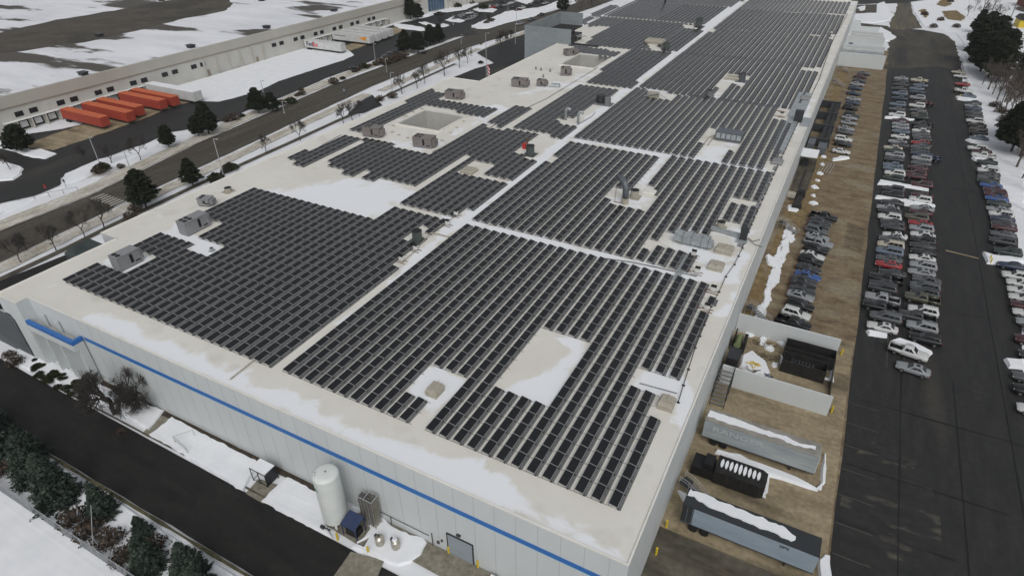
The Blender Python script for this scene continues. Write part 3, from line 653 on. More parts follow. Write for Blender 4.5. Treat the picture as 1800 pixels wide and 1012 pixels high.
BL.append(('fifth bay array', (1204,97), [(1198,92),(1257,50),(1458,64),(1465,75),(1448,112),(1436,118)], []))
BL.append(('sixth bay array', (1260,52), [(1256,50),(1298,16),(1486,27),(1470,58),(1456,62)], []))
BL.append(('farthest bay array', (1300,20), [(1298,17),(1326,-6),(1497,4),(1488,24)], []))
BL.append(('middle left array', (703,356), [(697,357),(890,226),(940,236),(914,258),(904,270),(942,280),(893,318),(842,305),(864,290),(829,282),(798,305),(884,323),(826,371),(818,366),(790,379)], []))
BL.append(('short left edge array', (504,277), [(499,279),(536,260),(542,265),(607,234),(636,244),(541,292)], []))
BL.append(('upper left array', (586,277), [(580,279),(643,244),(762,270),(846,219),(879,228),(736,326),(642,311),(657,296),(625,307),(570,292)], [[(580,277),(586,284),(570,290),(560,285)]]))
BL.append(('light well array', (614,227), [(609,228),(757,157),(782,165),(773,173),(872,190),(849,205),(748,183),(652,232)], []))
BL.append(('tiny array behind the light well', (857,214), [(852,215),(908,184),(937,192),(885,223)], []))
BL.append(('centre left array', (902,223), [(897,225),(1014,149),(1092,157),(1074,172),(1048,173),(1012,203),(975,210),(962,210),(1015,221),(989,241)], []))
BL.append(('second light well array', (1031,144), [(1026,145),(1109,84),(1179,93),(1106,154)], []))
BL.append(('little array by the second well', (1000,93), [(994,92),(1012,80),(1095,91),(1079,102),(1018,93)], []))
BL.append(('far left array', (1029,75), [(1025,76),(1072,45),(1030,46),(1057,28),(1236,44),(1234,53),(1192,90),(1168,90),(1156,80),(1168,71),(1148,70),(1136,78),(1145,87),(1111,86)], [[(1200,42),(1226,44),(1222,51),(1204,50)]]))
BL.append(('far left upper array', (1060,27), [(1057,27),(1112,1),(1280,12),(1238,42)], []))
BL.append(('farthest left array', (1120,2), [(1114,1),(1140,-18),(1320,-7),(1283,12)], []))
BL.append(('strip beside the plant screen', (1013,43), [(1009,43),(1034,29),(1044,31),(1027,43)], []))
BL.append(('far edge strip', (1038,28), [(1034,28),(1072,8),(1088,11),(1052,30)], []))
runs = []
for bi, (desc, anc, poly, holes) in enumerate(BL):
    ax, ay = P(anc[0], anc[1], ZP)
    if desc == 'strip by the long duct': pass
    W = PL(poly, ZP-.08); Hs = [PL(h, ZP-.08) for h in holes]
    xs = [p[0] for p in W]; ys_ = [p[1] for p in W]
    k0 = int((min(xs)-ax)/PH)-1; k1 = int((max(xs)-ax)/PH)+2
    pitch = 1.838 if bi == 0 else PH
    rows = []
    for k in range(k0, k1):
        x = ax+k*pitch; j0 = int((min(ys_)-ay)/PLN)-1; j1 = int((max(ys_)-ay)/PLN)+2; cur = None; rr = []
        for j in range(j0, j1+1):
            cx_, cy_ = x+.48, ay+j*PLN+PLN*.5
            ok = inside(W, cx_, cy_) and not any(inside(h, cx_, cy_) for h in Hs)
            if ok: cur = [j, j] if cur is None else [cur[0], j]
            elif cur is not None: rr.append(cur); cur = None
        if cur: rr.append(cur)
        if rr: rows.append((x, rr))
    for ri, (x, rr) in enumerate(rows):
        for si, (ja, jb) in enumerate(rr): runs.append((desc, ri+1, si, len(rr), x, ay+ja*PLN, jb-ja+1, bi, ri == len(rows)-1))
x, y = P(1243.5, 529, ZP)
runs.append(('front right array', 99, 0, 1, x, y-.3, 1, 1, True))
def seen(r):
    d = math.hypot(r[4], r[5]); return r[6]/(d*d)
runs.sort(key=seen, reverse=True)
MAXR = 290
pieces = {2:['near','far'], 3:['near','middle','far'], 4:['nearest','second','third','farthest']}
fb = B(); nfar = 0; used_labels = {}
for idx, (desc, ri, si, ns, x, y, n, bi, last) in enumerate(runs):
    if idx >= MAXR:
        for j in range(n): panel_geo(fb, x, y+j*PLN, RZ, False)
        fb.box(x+.955, x+.972, y, y+n*PLN-.02, RZ+.04, RZ+.262, 2); fb.box(x+.975, x+1.34, y, y+n*PLN-.02, RZ+.012, RZ+.034, 2)  # same added plate and strip, painting the gap shade for distant rows
        nfar += 1; continue
    if ri == 99: lab = 'single solar panel standing alone beside the inverter boxes at the right roof edge'
    else:
        lab = '%s row from the left, %s, %d panels' % (ordinal(ri), desc, n) if n > 1 else '%s row from the left, %s, one panel' % (ordinal(ri), desc)
        if ns > 1: lab = ('%s piece of ' % pieces.get(ns, ['nearest']+['middle']*8)[min(si, 3)]) + lab
    root = thing('solar_panel_row', (x, y, RZ), lab, 'solar panel row', 'rows of solar panels on the factory roof')
    near_ = math.hypot(x, y) < 165
    if near_:
        for j in range(n):
            o = bpy.data.objects.new('solar_panel', PANEL); C.objects.link(o); o.parent = root; o.location = (0, j*PLN, 0)
    else:
        b = B()
        for j in range(n): panel_geo(b, 0, j*PLN, 0, False)
        b.build('panel_strip', ['cell','alu'], root)
    b = B(); rack_geo(b, n, .5 if last else PH-.13, near_); b.build('rack', ['rail_grey','ballast','gap_shade_grey'], root)
tag(fb.build('solar_panel_rows', ['cell','alu','gap_shade_grey']), 'small distant solar panel rows at the back of the roof', 'solar panels', kind='stuff')
print('runs', len(runs), 'far', nfar)
# ================================================================ rooftop equipment
def roof_xy(px, py): return P(px, py, RZ)
def rtu(px, py, size, rz, m, label, fans=2, group='rooftop air handling units'):
    x, y = roof_xy(px, py); t = thing('air_handler', (x, y, RZ), label, 'air handler', group, rz)
    L_, Wd, Hh = size
    b = B(); b.obox((0,0,.25), (L_, Wd, Hh-.25)); b.obox((0,0,Hh+.002), (L_+.12, Wd+.12, .07)); b.build('housing', m, t)
    b = B(); b.obox((0,0,0), (L_-.2, Wd-.2, .248)); b.build('kerb', 'rack_grey', t)
    for i in range(fans):
        for k in (-1, 1):
            b = B(); b.cyl((-L_/2+.65+i*1.0, k*Wd*.22), min(.38, Wd*.18), Hh+.074, Hh+.16, 16, 0); b.build('fan', 'black', t)
    b = B(); b.obox((L_*.08, -Wd/2-.012, .7), (.5, .02, Hh-1)); b.obox((L_*.32, -Wd/2-.012, .6), (.9, .02, .25)); b.build('louvre', 'black', t)
    b = B(); b.obox((L_/2+.3, 0, .5), (.55, Wd*.7, Hh*.6)); b.build('intake_hood', m, t)
rtu(344,404,(4.9,2.3,2.6), 1.57, 'unit_grey', 'largest grey air handler with four round fans, in the left array notch', 2)
rtu(226,466,(3.9,2.2,2.5), 1.57, 'unit_grey', 'grey air handler with slotted side in the notch nearest the front left corner', 1)
rtu(364,360,(2.5,1.9,1.6), .3, 'unit_grey', 'small grey air handler on open roof above the left array', 1)
rtu(657,239,(4.6,2.6,2.4), .15, 'unit_brown', 'brownish air handler at the near left corner of the first light well', 2)
rtu(747,257,(4.9,2.8,2.4), .15, 'unit_brown', 'brownish air handler on the snow in front of the first light well', 2)
rtu(799,173,(4.8,2.8,2.2), .15, 'unit_brown', 'brownish air handler behind the array that hugs the left light well', 2)
rtu(914,152,(4.6,2.8,2.3), .15, 'unit_brown', 'brownish double air handler alone on cream roof right of the flag', 2)
rtu(952,151,(2.6,2.2,1.8), .15, 'unit_brown', 'small square brown air handler right of the double one', 1)
rtu(994,132,(2.9,2.6,2.4), .3, 'unit_brown', 'brown air handler in front of the second light well', 1)
rtu(1003,97,(4.6,2.6,2.0), .9, 'unit_brown', 'brown air handler beside the plant screen', 1)
def small_vent(px, py, label, r=.45, h=1.0, m='vent_green', n=18):
    x, y = roof_xy(px, py); t = thing('roof_vent', (x,y,RZ), label, 'roof vent', 'roof vents')
    b = B(); b.cyl((0,0), r, 0.1, h, n, 0, top=1); b.build('barrel', [m,'black'], t)
    b = B(); b.obox((0,0,0), (r*3, r*3, .098)); b.build('flashing', m, t)
    b = B(); b.cyl((0,0), r*1.08, h*.9, h+.02, n, 0, top=1); b.build('rim', [m,'black'], t)
small_vent(734,423,'dark green drum vent beside the right end of the front left array', .85, 2.0)
small_vent(932,272,'dark green drum vent beside the red standpipe', .95, 2.2)
small_vent(402,337,'pale boxy vent with a bent pipe near the left roof edge', .7, .9, 'hatch_tan', 8)
small_vent(1115,347,'squat round vent just right of the grey elbow duct', .8, 1.6, 'hatch_tan', 20)
small_vent(1266,401,'stubby weathered vent above the horizontal duct', .7, 1.3, 'hatch_tan', 14)
small_vent(439+0,441,'tiny round vent in the notch of the front left array', .25, .6, 'alu') if False else small_vent(373,441,'tiny round vent in the snowy notch of the front left array', .3, .6, 'galv')
small_vent(953+0,150,'x') if False else None
for px, py in [(942,122),(951,124),(967,126),(955,136)]: small_vent(px, py, 'small stub vent pipe on cream roof left of the second light well', .22, .8, 'rack_grey', 8)
small_vent(1303,143,'dark cubic vent in the clearing of the fourth bay array', 1.1, 2.4, 'duct_dark', 4)
small_vent(1228,48,'dark tower vent beside the central aisle far back', 1.3, 3.6, 'vent_green', 6)
small_vent(1171,88,'dark round vent beside the central aisle behind the second light well', 1.1, 2.4, 'vent_green', 14)
small_vent(1169,7,'tall black stack near the top edge of the photo', .45, 7, 'black', 12)
small_vent(1246,170,'dark clustered vent at the near edge of the fourth bay array', .9, 1.8, 'rack_grey', 8)
small_vent(1083,14,'pale round vent in the far left upper array', .8, 1.0, 'galv', 10)
def hatch(px, py, sz, rz, label, h=.75, m='hatch_tan'):
    x, y = roof_xy(px, py); t = thing('roof_hatch', (x,y,RZ), label, 'roof hatch', 'flat roof hatches', rz)
    b = B(); b.obox((0,0,0), (sz[0]*.92, sz[1]*.92, h*.55)); b.build('kerb', m, t)
    b = B(); z = h*.55+.002
    a, c = sz[0]/2, sz[1]/2; k = .25
    b.v = [(-a,-c,z),(a,-c,z),(a,c,z),(-a,c,z),(-a+k,-c+k,h),(a-k,-c+k,h),(a-k,c-k,h),(-a+k,c-k,h)]
    b.f = [(0,3,2,1),(4,5,6,7),(0,1,5,4),(1,2,6,5),(2,3,7,6),(3,0,4,7)]; b.m = [0]*6; b.build('lid', m, t)
    b = B(); b.box(-.04,.04,-c+.02,c-.02,h+.002,h+.05); b.build('seam', m, t)
hatch(765,690,(1.75,2.1),0,'tan hatch alone on snow in the small clearing of the front right array', 1.15)
hatch(1171,714,(1.9,1.9),0,'tan hatch at the right roof edge nearest the front', 1.3)
hatch(1258,472,(2.5,2.1),.0,'tan hatch nearest the pipeline, in front of its twin', 1.1)
hatch(1273,443,(2.9,2.3),.0,'tan hatch at the right end of the horizontal duct', 1.1)
hatch(825,302,(3.2,3.0),0,'flat ribbed tan hatch between the middle left rows', .7)
hatch(1141,340,(2.6,2.2),0,'cream equipment kerb beside the elbow duct', .6, 'membrane_trim')
hatch(1288,140,(4.4,3.0),0,'tan hatch in the clearing of the fourth bay array', 1.0)
hatch(1151,77,(7,4.5),0,'beige skylight block in the far left array clearing', 1.6)
hatch(1366,287,(2.4,2.8),0,'low louvred grey hatch beside the third bay rows', .7, 'unit_grey')
hatch(1415,175,(2.6,3.0),0,'low grey hatch at the near right end of the fourth bay', .8, 'unit_grey')
hatch(1329,365,(1.4,.9),0,'tiny grey roof box on snow beside three short rows', .3, 'unit_grey')
hatch(976,153,(3.0,2.0),.2,'low pale kerb unit with pipe right of the small square air handler', .9, 'galv')
# inverters: white box with a black screen on a little frame
invs = [(802,380,'farthest along the aisle'),(787,397,'second'),(731,441,'third'),(706,460,'nearest')]
def inverter(px, py, label):
    x, y = roof_xy(px, py); t = thing('inverter', (x,y,RZ), label, 'inverter', 'white inverters at the ends of the panel rows')
    b = B(); b.obox((0,0,.35), (.75,.4,.75)); b.build('cabinet', 'inverter', t)
    b = B(); b.q([(-.42,-.30,1.13),(.42,-.30,1.13),(.42,.22,1.30),(-.42,.22,1.30)]); b.q([(-.42,.22,1.29),(.42,.22,1.29),(.42,-.30,1.12),(-.42,-.30,1.12)]); b.build('sun_shade', 'black', t)
    b = B(); b.box(-.9,.9,-.45,-.37,.02,.10); b.box(-.9,.9,.37,.45,.02,.10)
    for sx in (-.3,.3): b.box(sx-.03,sx+.03,-.04,.04,.10,.349)
    b.tube([(-.9,0,.12),(-1.8,.1,.12)], .04, 5); b.tube([(-.9,.2,.12),(-1.7,.5,.12)], .035, 5); b.build('frame', 'rust', t)
for px, py, w in invs: inverter(px, py, 'white inverter along the central aisle beside the front left array, %s from the front' % {'nearest':'first','third':'second','second':'third'}.get(w, 'fourth') )
for px, py, l in [(1253,514,'white inverter behind the lone panel at the right roof edge'),(1242,546,'white inverter just in front of the lone panel'),(1237,420,'white inverter above the horizontal duct'),(1219,451,'white inverter below the horizontal duct'),(1225,481,'white inverter at the near right corner of the second bay'),
                  (1375,197,'white inverter at the far right of the third bay'),(1373,206,'white inverter in front of the dark cabinet at the third bay'),(1461,60,'white inverter at the right of the sixth bay'),(1458,70,'white inverter at the right of the fifth bay')]: inverter(px, py, l)
# ducts
def duct(name, pts, r, m, label, cat='duct', n=14, bands=(), group=None):
    t = thing(name, (0,0,0), label, cat, group)
    b = B(); b.tube(pts, r, n); b.build('tube', m, t, smooth=True)
    for i in bands:
        p = Vector(pts[i]); q_ = Vector(pts[min(i+1,len(pts)-1)]); d = (q_-p).normalized()*.06
        b = B(); b.tube([p-d, p+d], (r if not isinstance(r, list) else r[i])*1.07, n); b.build('flange', 'rack_grey', t)
    return t
x, y = roof_xy(1098,358)
arc = [(x,y,RZ+1.2),(x,y,RZ+2.6)]+[(x-1.6*(1-math.cos(a)), y+1.2*(1-math.cos(a)), RZ+2.6+1.9*math.sin(a)) for a in (.3,.6,.9,1.2,1.5,1.8)]
t = duct('elbow_duct', arc, .62, 'duct_dark', 'tall grey elbow duct bending over the second bay array', bands=(1,3,5))
b = B(); b.cyl((x,y), .72, RZ, RZ+1.25, 16); b.build('base_collar', 'hatch_tan', t)
b = B(); b.tube([(x-2.0,y-.2,RZ),(x-1.9,y,RZ+3.6)], .05, 5); b.tube([(x-2.2,y-.2,RZ+.1),(x-.6,y-.2,RZ+.1)], .08, 5); b.build('brace', 'rust', t)
x0, y0 = roof_xy(1192,424); x1, y1 = roof_xy(1247,437)
t = thing('box_duct', (0,0,0), 'long pale blue galvanised duct with curved right end lying on the roof', 'duct')
b = B(); sec = [(x0-.6,.9,.15),(x0+.8,1.0,0),(x0+2.3,1.0,0),(x0+4.0,1.0,0),(x0+5.2,1.0,0),(x1-.3,.95,-.1),(x1+.35,.75,-.5),(x1+.55,.4,-.9)]
ym = (y0+y1)/2; k = 0
for i, (xx, hw, dz) in enumerate(sec):
    for (yy, zz) in ((-hw,.5),(-hw,1.75),(hw,1.75),(hw,.5)): b.v.append((xx, ym+yy, RZ+max(.2, zz+dz*(zz > 1)+(dz if i == 0 else 0))))
for i in range(len(sec)-1):
    for j in range(4): a = i*4+j; c = i*4+(j+1)%4; b.f.append((a,c,c+4,a+4)); b.m.append(0)
b.f.append((3,2,1,0)); b.f.append(tuple(len(b.v)-4+i for i in range(4))); b.m += [0,0]; b.build('casing', 'galv', t)
for i in (1,2,3,4):
    xx = sec[i][0]; b = B(); b.box(xx-.05,xx+.05,ym-1.06,ym-1.003,RZ+.3,RZ+1.8); b.box(xx-.05,xx+.05,ym-1.06,ym+1.06,RZ+1.755,RZ+1.82); b.build('flange', 'rack_grey', t)
    b = B(); b.box(xx-.05,xx+.05,ym-.9,ym-.8,RZ,RZ+.49); b.box(xx-.05,xx+.05,ym+.8,ym+.9,RZ,RZ+.49); b.build('support', 'galv', t)
x0, y0 = roof_xy(1252,404); x1, y1 = roof_xy(1296,416)
t = thing('box_duct', (0,0,0), 'low galvanised duct running to the dark cabinet at the right roof edge', 'duct')
b = B(); b.obox(((x0+x1)/2,(y0+y1)/2,RZ+.15), (x1-x0+.5,.9,.45), math.atan2(y1-y0,x1-x0)); b.build('casing', 'galv', t)
t = thing('box_duct', (0,0,0), 'galvanised duct strip crossing the aisle between the first two bays', 'duct')
pa, pc = roof_xy(1187,494), roof_xy(1212,448)
b = B(); b.obox(((pa[0]+pc[0])/2,(pa[1]+pc[1])/2,RZ+.05), (1.0,abs(pc[1]-pa[1]),.15)); b.build('casing', 'galv', t)
x, y = roof_xy(1305,424); t = thing('roof_cabinet', (x,y,RZ), 'dark upright cabinet beside the pipeline at the right roof edge', 'cabinet')
b = B(); b.obox((0,0,.4), (1.2,.7,2.3)); b.build('cabinet_body', 'steel_dark', t); b = B(); b.obox((-.1,-.3,0), (1.7,1.6,.39)); b.build('base', 'galv', t)
b = B(); b.tube([(.7,-.1,1),(1.6,.4,.2),(2.6,1.6,.2)], .06, 6); b.tube([(.7,-.2,.8),(2.2,-.6,.2),(3.4,-.9,.2)], .06, 6); b.build('conduit', 'pipe_dark', t)
x, y = roof_xy(1402,214); t = thing('roof_cabinet', (x,y,RZ), 'dark cabinet standing in the far right gap of the third bay', 'cabinet')
b = B(); b.obox((0,0,.3), (2.0,1.6,2.6)); b.build('cabinet_body', 'steel_dark', t); b = B(); b.obox((2.0,-.5,0), (2.0,6,.6)); b.build('base', 'galv', t)
x, y = roof_xy(1281,247); t = thing('cooling_unit', (x,y,RZ), 'long blue-grey cooling unit in the third bay clearing', 'cooling unit')
b = B(); b.obox((0,0,.6), (6.2,3.2,1.7)); b.build('housing', 'duct_dark', t)
b = B()
for i in range(5): b.obox((-2.4+i*1.2,-1.62,.8), (.9,.03,1.2))
b.build('louvre', 'galv', t)
b = B(); b.obox((0,0,0), (5.6,2.6,.59)); b.build('base', 'rack_grey', t)
b = B()
for dx in (-4.6,-3.6): b.tube([(dx,-6,.25),(dx,-.5,.25),(-3.0,0,.9)], .12, 8)
b.build('pipework', 'hatch_tan', t)
for px, py, l in [(994,211,'left one of two galvanised gooseneck vents on cream roof'),(1016,217,'right one of two galvanised gooseneck vents, with a fat outlet')]:
    x, y = roof_xy(px, py)
    duct('gooseneck_vent', [(x,y,RZ),(x,y,RZ+2.4),(x+.25,y,RZ+3.0),(x+.9,y,RZ+3.1),(x+1.3,y,RZ+2.6)], .34, 'galv', l, 'vent', 10, (1,), 'gooseneck vents')
x, y = roof_xy(1056,182); t = thing('exhaust_cluster', (x,y,RZ), 'dark twin exhaust blowers amid the centre left array', 'exhaust')
b = B(); b.cyl((0,0),1.3,.3,2.4,12); b.build('blower', 'steel_dark', t); b = B(); b.cyl((2.4,-1.2),.9,.3,2.2,12); b.build('blower', 'rack_grey', t); b = B(); b.obox((1,-.5,0),(5,3,.29)); b.build('base', 'rack_grey', t)
x, y = roof_xy(1148,172); t = thing('exhaust_cluster', (x,y,RZ), 'pale pipework cluster at the far edge of the third bay', 'exhaust')
b = B(); b.obox((0,0,.2),(3,2,1.4)); b.build('blower', 'hatch_tan', t); b = B(); b.tube([(-2.5,-1,.4),(2,-1.4,1.8),(5,-1.5,.4)], .15, 6); b.build('pipework', 'galv', t)
x, y = roof_xy(924,262); t = thing('standpipe', (x,y,RZ), 'red standpipe hose reel near the drum vent', 'standpipe')
b = B(); b.obox((-.3,0,.1), (.8,.8,1.2)); b.build('reel_box', 'red_paint', t); b = B(); b.tube([(.4,.2,0),(.4,.2,2.6),(.9,.2,2.6)], .16, 8); b.build('riser', 'rust', t)
# gas pipeline on little blocks along the right roof edge
pts = [(1192,708),(1210,650),(1222,612),(1238,572),(1250,540),(1264,514),(1276,487),(1291,466),(1305,437),(1326,383),(1340,352),(1356,316),(1370,286),(1384,256),(1400,222)]
pw = [(*roof_xy(*p), RZ+.28) for p in pts]
t = thing('gas_pipe', (0,0,0), 'thin dark pipeline on small blocks along the right roof edge', 'pipeline')
b = B(); b.tube(pw, .055, 6); b.tube([(*roof_xy(1124,676),RZ+.28),(*roof_xy(1190,694),RZ+.28)], .05, 6); b.build('pipe', 'pipe_dark', t)
for i in range(len(pw)-1):
    d = math.dist(pw[i], pw[i+1]); k = max(1, int(d/2.6))
    for j in range(k):
        u = j/k; q_ = [pw[i][a]*(1-u)+pw[i+1][a]*u for a in range(2)]
        b = B(); b.obox((q_[0],q_[1],RZ+.005), (.35,.16,.2)); b.build('pipe_block', 'black', t)
for pts, l, r in [([(405,668),(440,640),(448,634)],'tan conduit between the two front arrays running to the front edge',.10),([(1050,120),(960,175),(905,200),(862,225),(760,268)],'long thin conduit slanting across the cream roof past the first light well',.06),([(985,240),(1000,229),(1040,206),(1046,198)],'short conduit between the centre left rows',.06),
                  ([(800,382),(760,408),(740,430),(725,447),(706,462)],'conduit joining the inverters along the central aisle',.07),([(752,410),(770,413),(790,418)],'grey cable tray lying across the aisle snow',.14),([(534,264),(545,268),(600,238)],'thin conduit beside the short left edge array',.05),([(1060,455),(1110,462),(1150,470),(1225,487)],'conduit at the near ends of the second bay rows',.07),([(1400,222),(1440,140),(1462,75),(1490,25)],'conduit along the far right roof edge',.09)]:
    b = B(); b.tube([(*roof_xy(*p), RZ+.16) for p in pts], r, 6); tag(b.build('roof_conduit', 'hatch_tan' if 'tan' in l or 'aisle' in l else 'pipe_dark'), l, 'conduit')
# grey walkway panels and scuppers by the right edge
for i, (px, py) in enumerate([(1370,262),(1362,282),(1357,300),(1352,318),(1347,336),(1341,356),(1396,205),(1409,190)]):
    x, y = roof_xy(px+22, py-10)
for px, py in [(1420,165),(1428,150),(1436,130),(1445,105),(1456,80),(1408,205),(1412,190)]:
    pass
b = B()
yy = 100
while yy < 175: b.box(-10.2,-9.3,yy,yy+2.2,RZ+.02,RZ+.06); yy += 3.4
tag(b.build('walkway_mats', 'unit_grey'), 'line of grey walkway mats beside the right roof edge pipeline', 'walkway')
b = B(); b.box(-12.5,-8.8,176,200,RZ+.02,RZ+.35); b.box(-12,-9.5,150,176,RZ+.02,RZ+.25); tag(b.build('cable_tray', 'galv'), 'wide galvanised cable tray at the right edge of the third and fourth bays', 'cable tray')
# drains round the first light well
k = 0
for px, py in [(692,222),(690,233),(701,238),(717,243),(733,247),(748,251),(777,248),(792,234),(803,225),(815,214),(824,202),(812,198),(800,195),(786,192),(771,190),(742,192),(727,198),(714,205)]:
    x, y = roof_xy(px, py); b = B(); b.obox((x,y,RZ+.005), (.7,.35,.22), .3); k += 1
    tag(b.build('roof_weight', 'hatch_tan'), 'small rusty weight block in the ring round the first light well', 'weight block', 'weight blocks round the first light well')
# bushes inside the second court
# ================================================================ cars
def car_meshes(kind):
    """front of the car points to -x. returns dict of meshes"""
    S = dict(
     sedan = dict(L=4.75, W=.91, st=[(-2.36,.62,.50,.62),(-2.28,.78,.34,.70),(-1.9,.88,.24,.80),(-1.3,.91,.22,.87),(-.75,.91,.22,.93),(.6,.91,.22,.97),(1.5,.90,.22,.99),(2.0,.86,.24,.98),(2.30,.78,.34,.90),(2.38,.66,.50,.76)], cab=(-.85,1.75,-.10,1.05,1.44,.60), wb=(-1.42,1.42)),
     suv = dict(L=4.75, W=.94, st=[(-2.36,.66,.52,.80),(-2.28,.84,.36,.90),(-1.9,.91,.28,.98),(-1.3,.94,.26,1.03),(-.8,.94,.26,1.08),(.6,.94,.26,1.10),(1.6,.93,.26,1.12),(2.15,.90,.28,1.12),(2.36,.84,.36,1.08),(2.40,.76,.55,.95)], cab=(-.95,2.34,-.25,2.05,1.72,.68), wb=(-1.42,1.40)),
     van = dict(L=5.0, W=.97, st=[(-2.48,.70,.50,.75),(-2.38,.88,.34,.86),(-2.0,.94,.26,.97),(-1.5,.97,.24,1.05),(-.9,.97,.24,1.10),(.6,.97,.24,1.12),(1.8,.96,.24,1.13),(2.3,.93,.26,1.12),(2.48,.88,.36,1.06),(2.52,.80,.5,.9)], cab=(-1.35,2.46,-.45,2.25,1.76,.72), wb=(-1.52,1.50)),
     pickup = dict(L=5.7, W=.98, st=[(-2.84,.74,.55,.92),(-2.74,.90,.40,1.02),(-2.3,.95,.34,1.10),(-1.6,.98,.32,1.14),(-1.1,.98,.32,1.17),(.0,.98,.32,1.18),(.88,.98,.32,1.18),(.90,.97,.32,1.17)], cab=(-1.2,.86,-.55,.70,1.80,.72), wb=(-1.85,1.75)))[kind]
    b = B(); n = 0; st = S['st']
    for (x, w, zb, zt) in st:
        ring = [(-w*.86,zb),(-w,zb+.16),(-w*.99,(zb+zt)/2+.05),(-w*.95,zt-.05),(-w*.84,zt),(0,zt+.035),(w*.84,zt),(w*.95,zt-.05),(w*.99,(zb+zt)/2+.05),(w,zb+.16),(w*.86,zb)]
        b.v += [(x,y,z) for y, z in ring]
    m = 11
    for i in range(len(st)-1):
        for j in range(m-1): a = i*m+j; b.f.append((a,a+1,a+m+1,a+m)); b.m.append(0)
        a = i*m; b.f.append((a+m-1,a,a+m,a+2*m-1)); b.m.append(1)
    b.f.append(tuple(range(m))[::-1]); b.f.append(tuple(range((len(st)-1)*m, len(st)*m))); b.m += [0,0]
    xa, xb, xc, xd, zr, wr = S['cab']; W = S['W']
    zt = lambda x: np.interp(x, [s[0] for s in st], [s[3] for s in st])
    za, zb_ = float(zt(xa)), float(zt(xb)); wb_ = W*.86
    base = [(xa,-wb_*.9,za-.02),(xa+.25,-wb_,float(zt(xa+.25))-.02),(xb-.2,-wb_,zb_-.02),(xb,-wb_*.9,zb_-.02),(xb,wb_*.9,zb_-.02),(xb-.2,wb_,zb_-.02),(xa+.25,wb_,float(zt(xa+.25))-.02),(xa,wb_*.9,za-.02)]
    top = [(xc,-wr*.92,zr-.05),(xc+.3,-wr,zr-.02),(xd-.3,-wr,zr-.02),(xd,-wr*.92,zr-.06),(xd,wr*.92,zr-.06),(xd-.3,wr,zr-.02),(xc+.3,wr,zr-.02),(xc,wr*.92,zr-.05)]
    k = len(b.v); b.v += base+top
    for j in range(8): b.f.append((k+j,k+(j+1)%8,k+8+(j+1)%8,k+8+j)); b.m.append(0)
    k2 = len(b.v); b.v += [(xc+.25,0,zr+.02),(xd-.25,0,zr+.02)]
    t = k+8
    b.f += [(t+1,t+2,k2+1,k2),(t+5,t+6,k2,k2+1),(t+0,t+1,k2),(t+7,t+0,k2),(t+6,t+7,k2),(t+2,t+3,k2+1),(t+3,t+4,k2+1),(t+4,t+5,k2+1)]; b.m += [0]*8
    if kind == 'pickup':
        b.box(.905,2.80,-.98,-.90,.55,1.16,0); b.box(.905,2.80,.90,.98,.55,1.16,0); b.box(2.74,2.84,-.899,.899,.50,1.15,0); b.box(.905,2.739,-.899,.899,.50,.62,1); b.box(.905,2.80,-.93,.93,.36,.499,1)
        b.box(2.845,2.95,-.9,.9,.45,.60,1)
    body = b.mesh('body', ['paint_white','black'])
    sm = [len(f) == 4 for f in b.f]; body.polygons.foreach_set('use_smooth', sm); 
    g = B()
    def lerp(a, c, u): return tuple(a[i]*(1-u)+c[i]*u for i in range(3))
    def pane(p0, p1, q1, q0, u0, u1, v0, v1, off):
        A = lerp(lerp(p0,p1,u0), lerp(q0,q1,u0), v0); Bq = lerp(lerp(p0,p1,u1), lerp(q0,q1,u1), v0); Cq = lerp(lerp(p0,p1,u1), lerp(q0,q1,u1), v1); D = lerp(lerp(p0,p1,u0), lerp(q0,q1,u0), v1)
        g.q([tuple(v[i]+off[i] for i in range(3)) for v in (A,Bq,Cq,D)])
    pane(base[7],base[0],top[0],top[7],.03,.97,.04,.95,(-.018,0,.014))
    pane(base[3],base[4],top[4],top[3],.05,.95,.08,.92,(.018,0,.012))
    for sgn, i in ((-1,(1,2)),(1,(6,5))):
        p0, p1, q0, q1 = base[i[0]], base[i[1]], top[i[0]], top[i[1]]
        cuts = [(.02,.48),(.51,.97)] if kind in ('sedan','pickup') else [(.02,.35),(.375,.66),(.685,.97)]
        for u0, u1 in cuts:
            pane(p0,p1,q1,q0,u0,u1,.10,.92,(0,sgn*.014,.006))
    if kind != 'pickup':
        g.q([(xc+.35,-.28,zr+.028),(xc+.85,-.28,zr+.03),(xc+.85,.28,zr+.03),(xc+.35,.28,zr+.028)][::-1])if kind == 'sedan' else None
    win = g.mesh('windows', 'car_glass')
    w = B(); r = .35 if kind in ('suv','pickup') else .325
    w.tube([(0,-.12,0),(0,.12,0)], r, 16, 0); w.tube([(0,-.127,0),(0,.127,0)], r*.6, 12, 1)
    wheel = w.mesh('wheel', ['tyre','rim'])
    h = B(); h.box(-.05,.07,-.17,.17,-.065,.065); head = h.mesh('headlight', 'lamp_white')
    h = B(); h.box(-.05,.05,-.12,.12,-.09,.09); tail = h.mesh('taillight', 'lamp_red')
    xf = st[1][0]; zf = st[1][3]-.10; xr = (2.83 if kind == 'pickup' else st[-2][0]); zr_ = 1.0 if kind == 'pickup' else st[-2][3]-.14
    return dict(body=body, win=win, wheel=wheel, head=head, tail=tail, wb=S['wb'], W=W, r=r, hf=(xf, W*.66, zf), tr=(xr, W*.78, zr_))
CARM = {k: car_meshes(k) for k in ('sedan','suv','van','pickup')}
def add(name, me, parent, loc):
    o = bpy.data.objects.new(name, me); C.objects.link(o); o.parent = parent; o.location = loc; return o
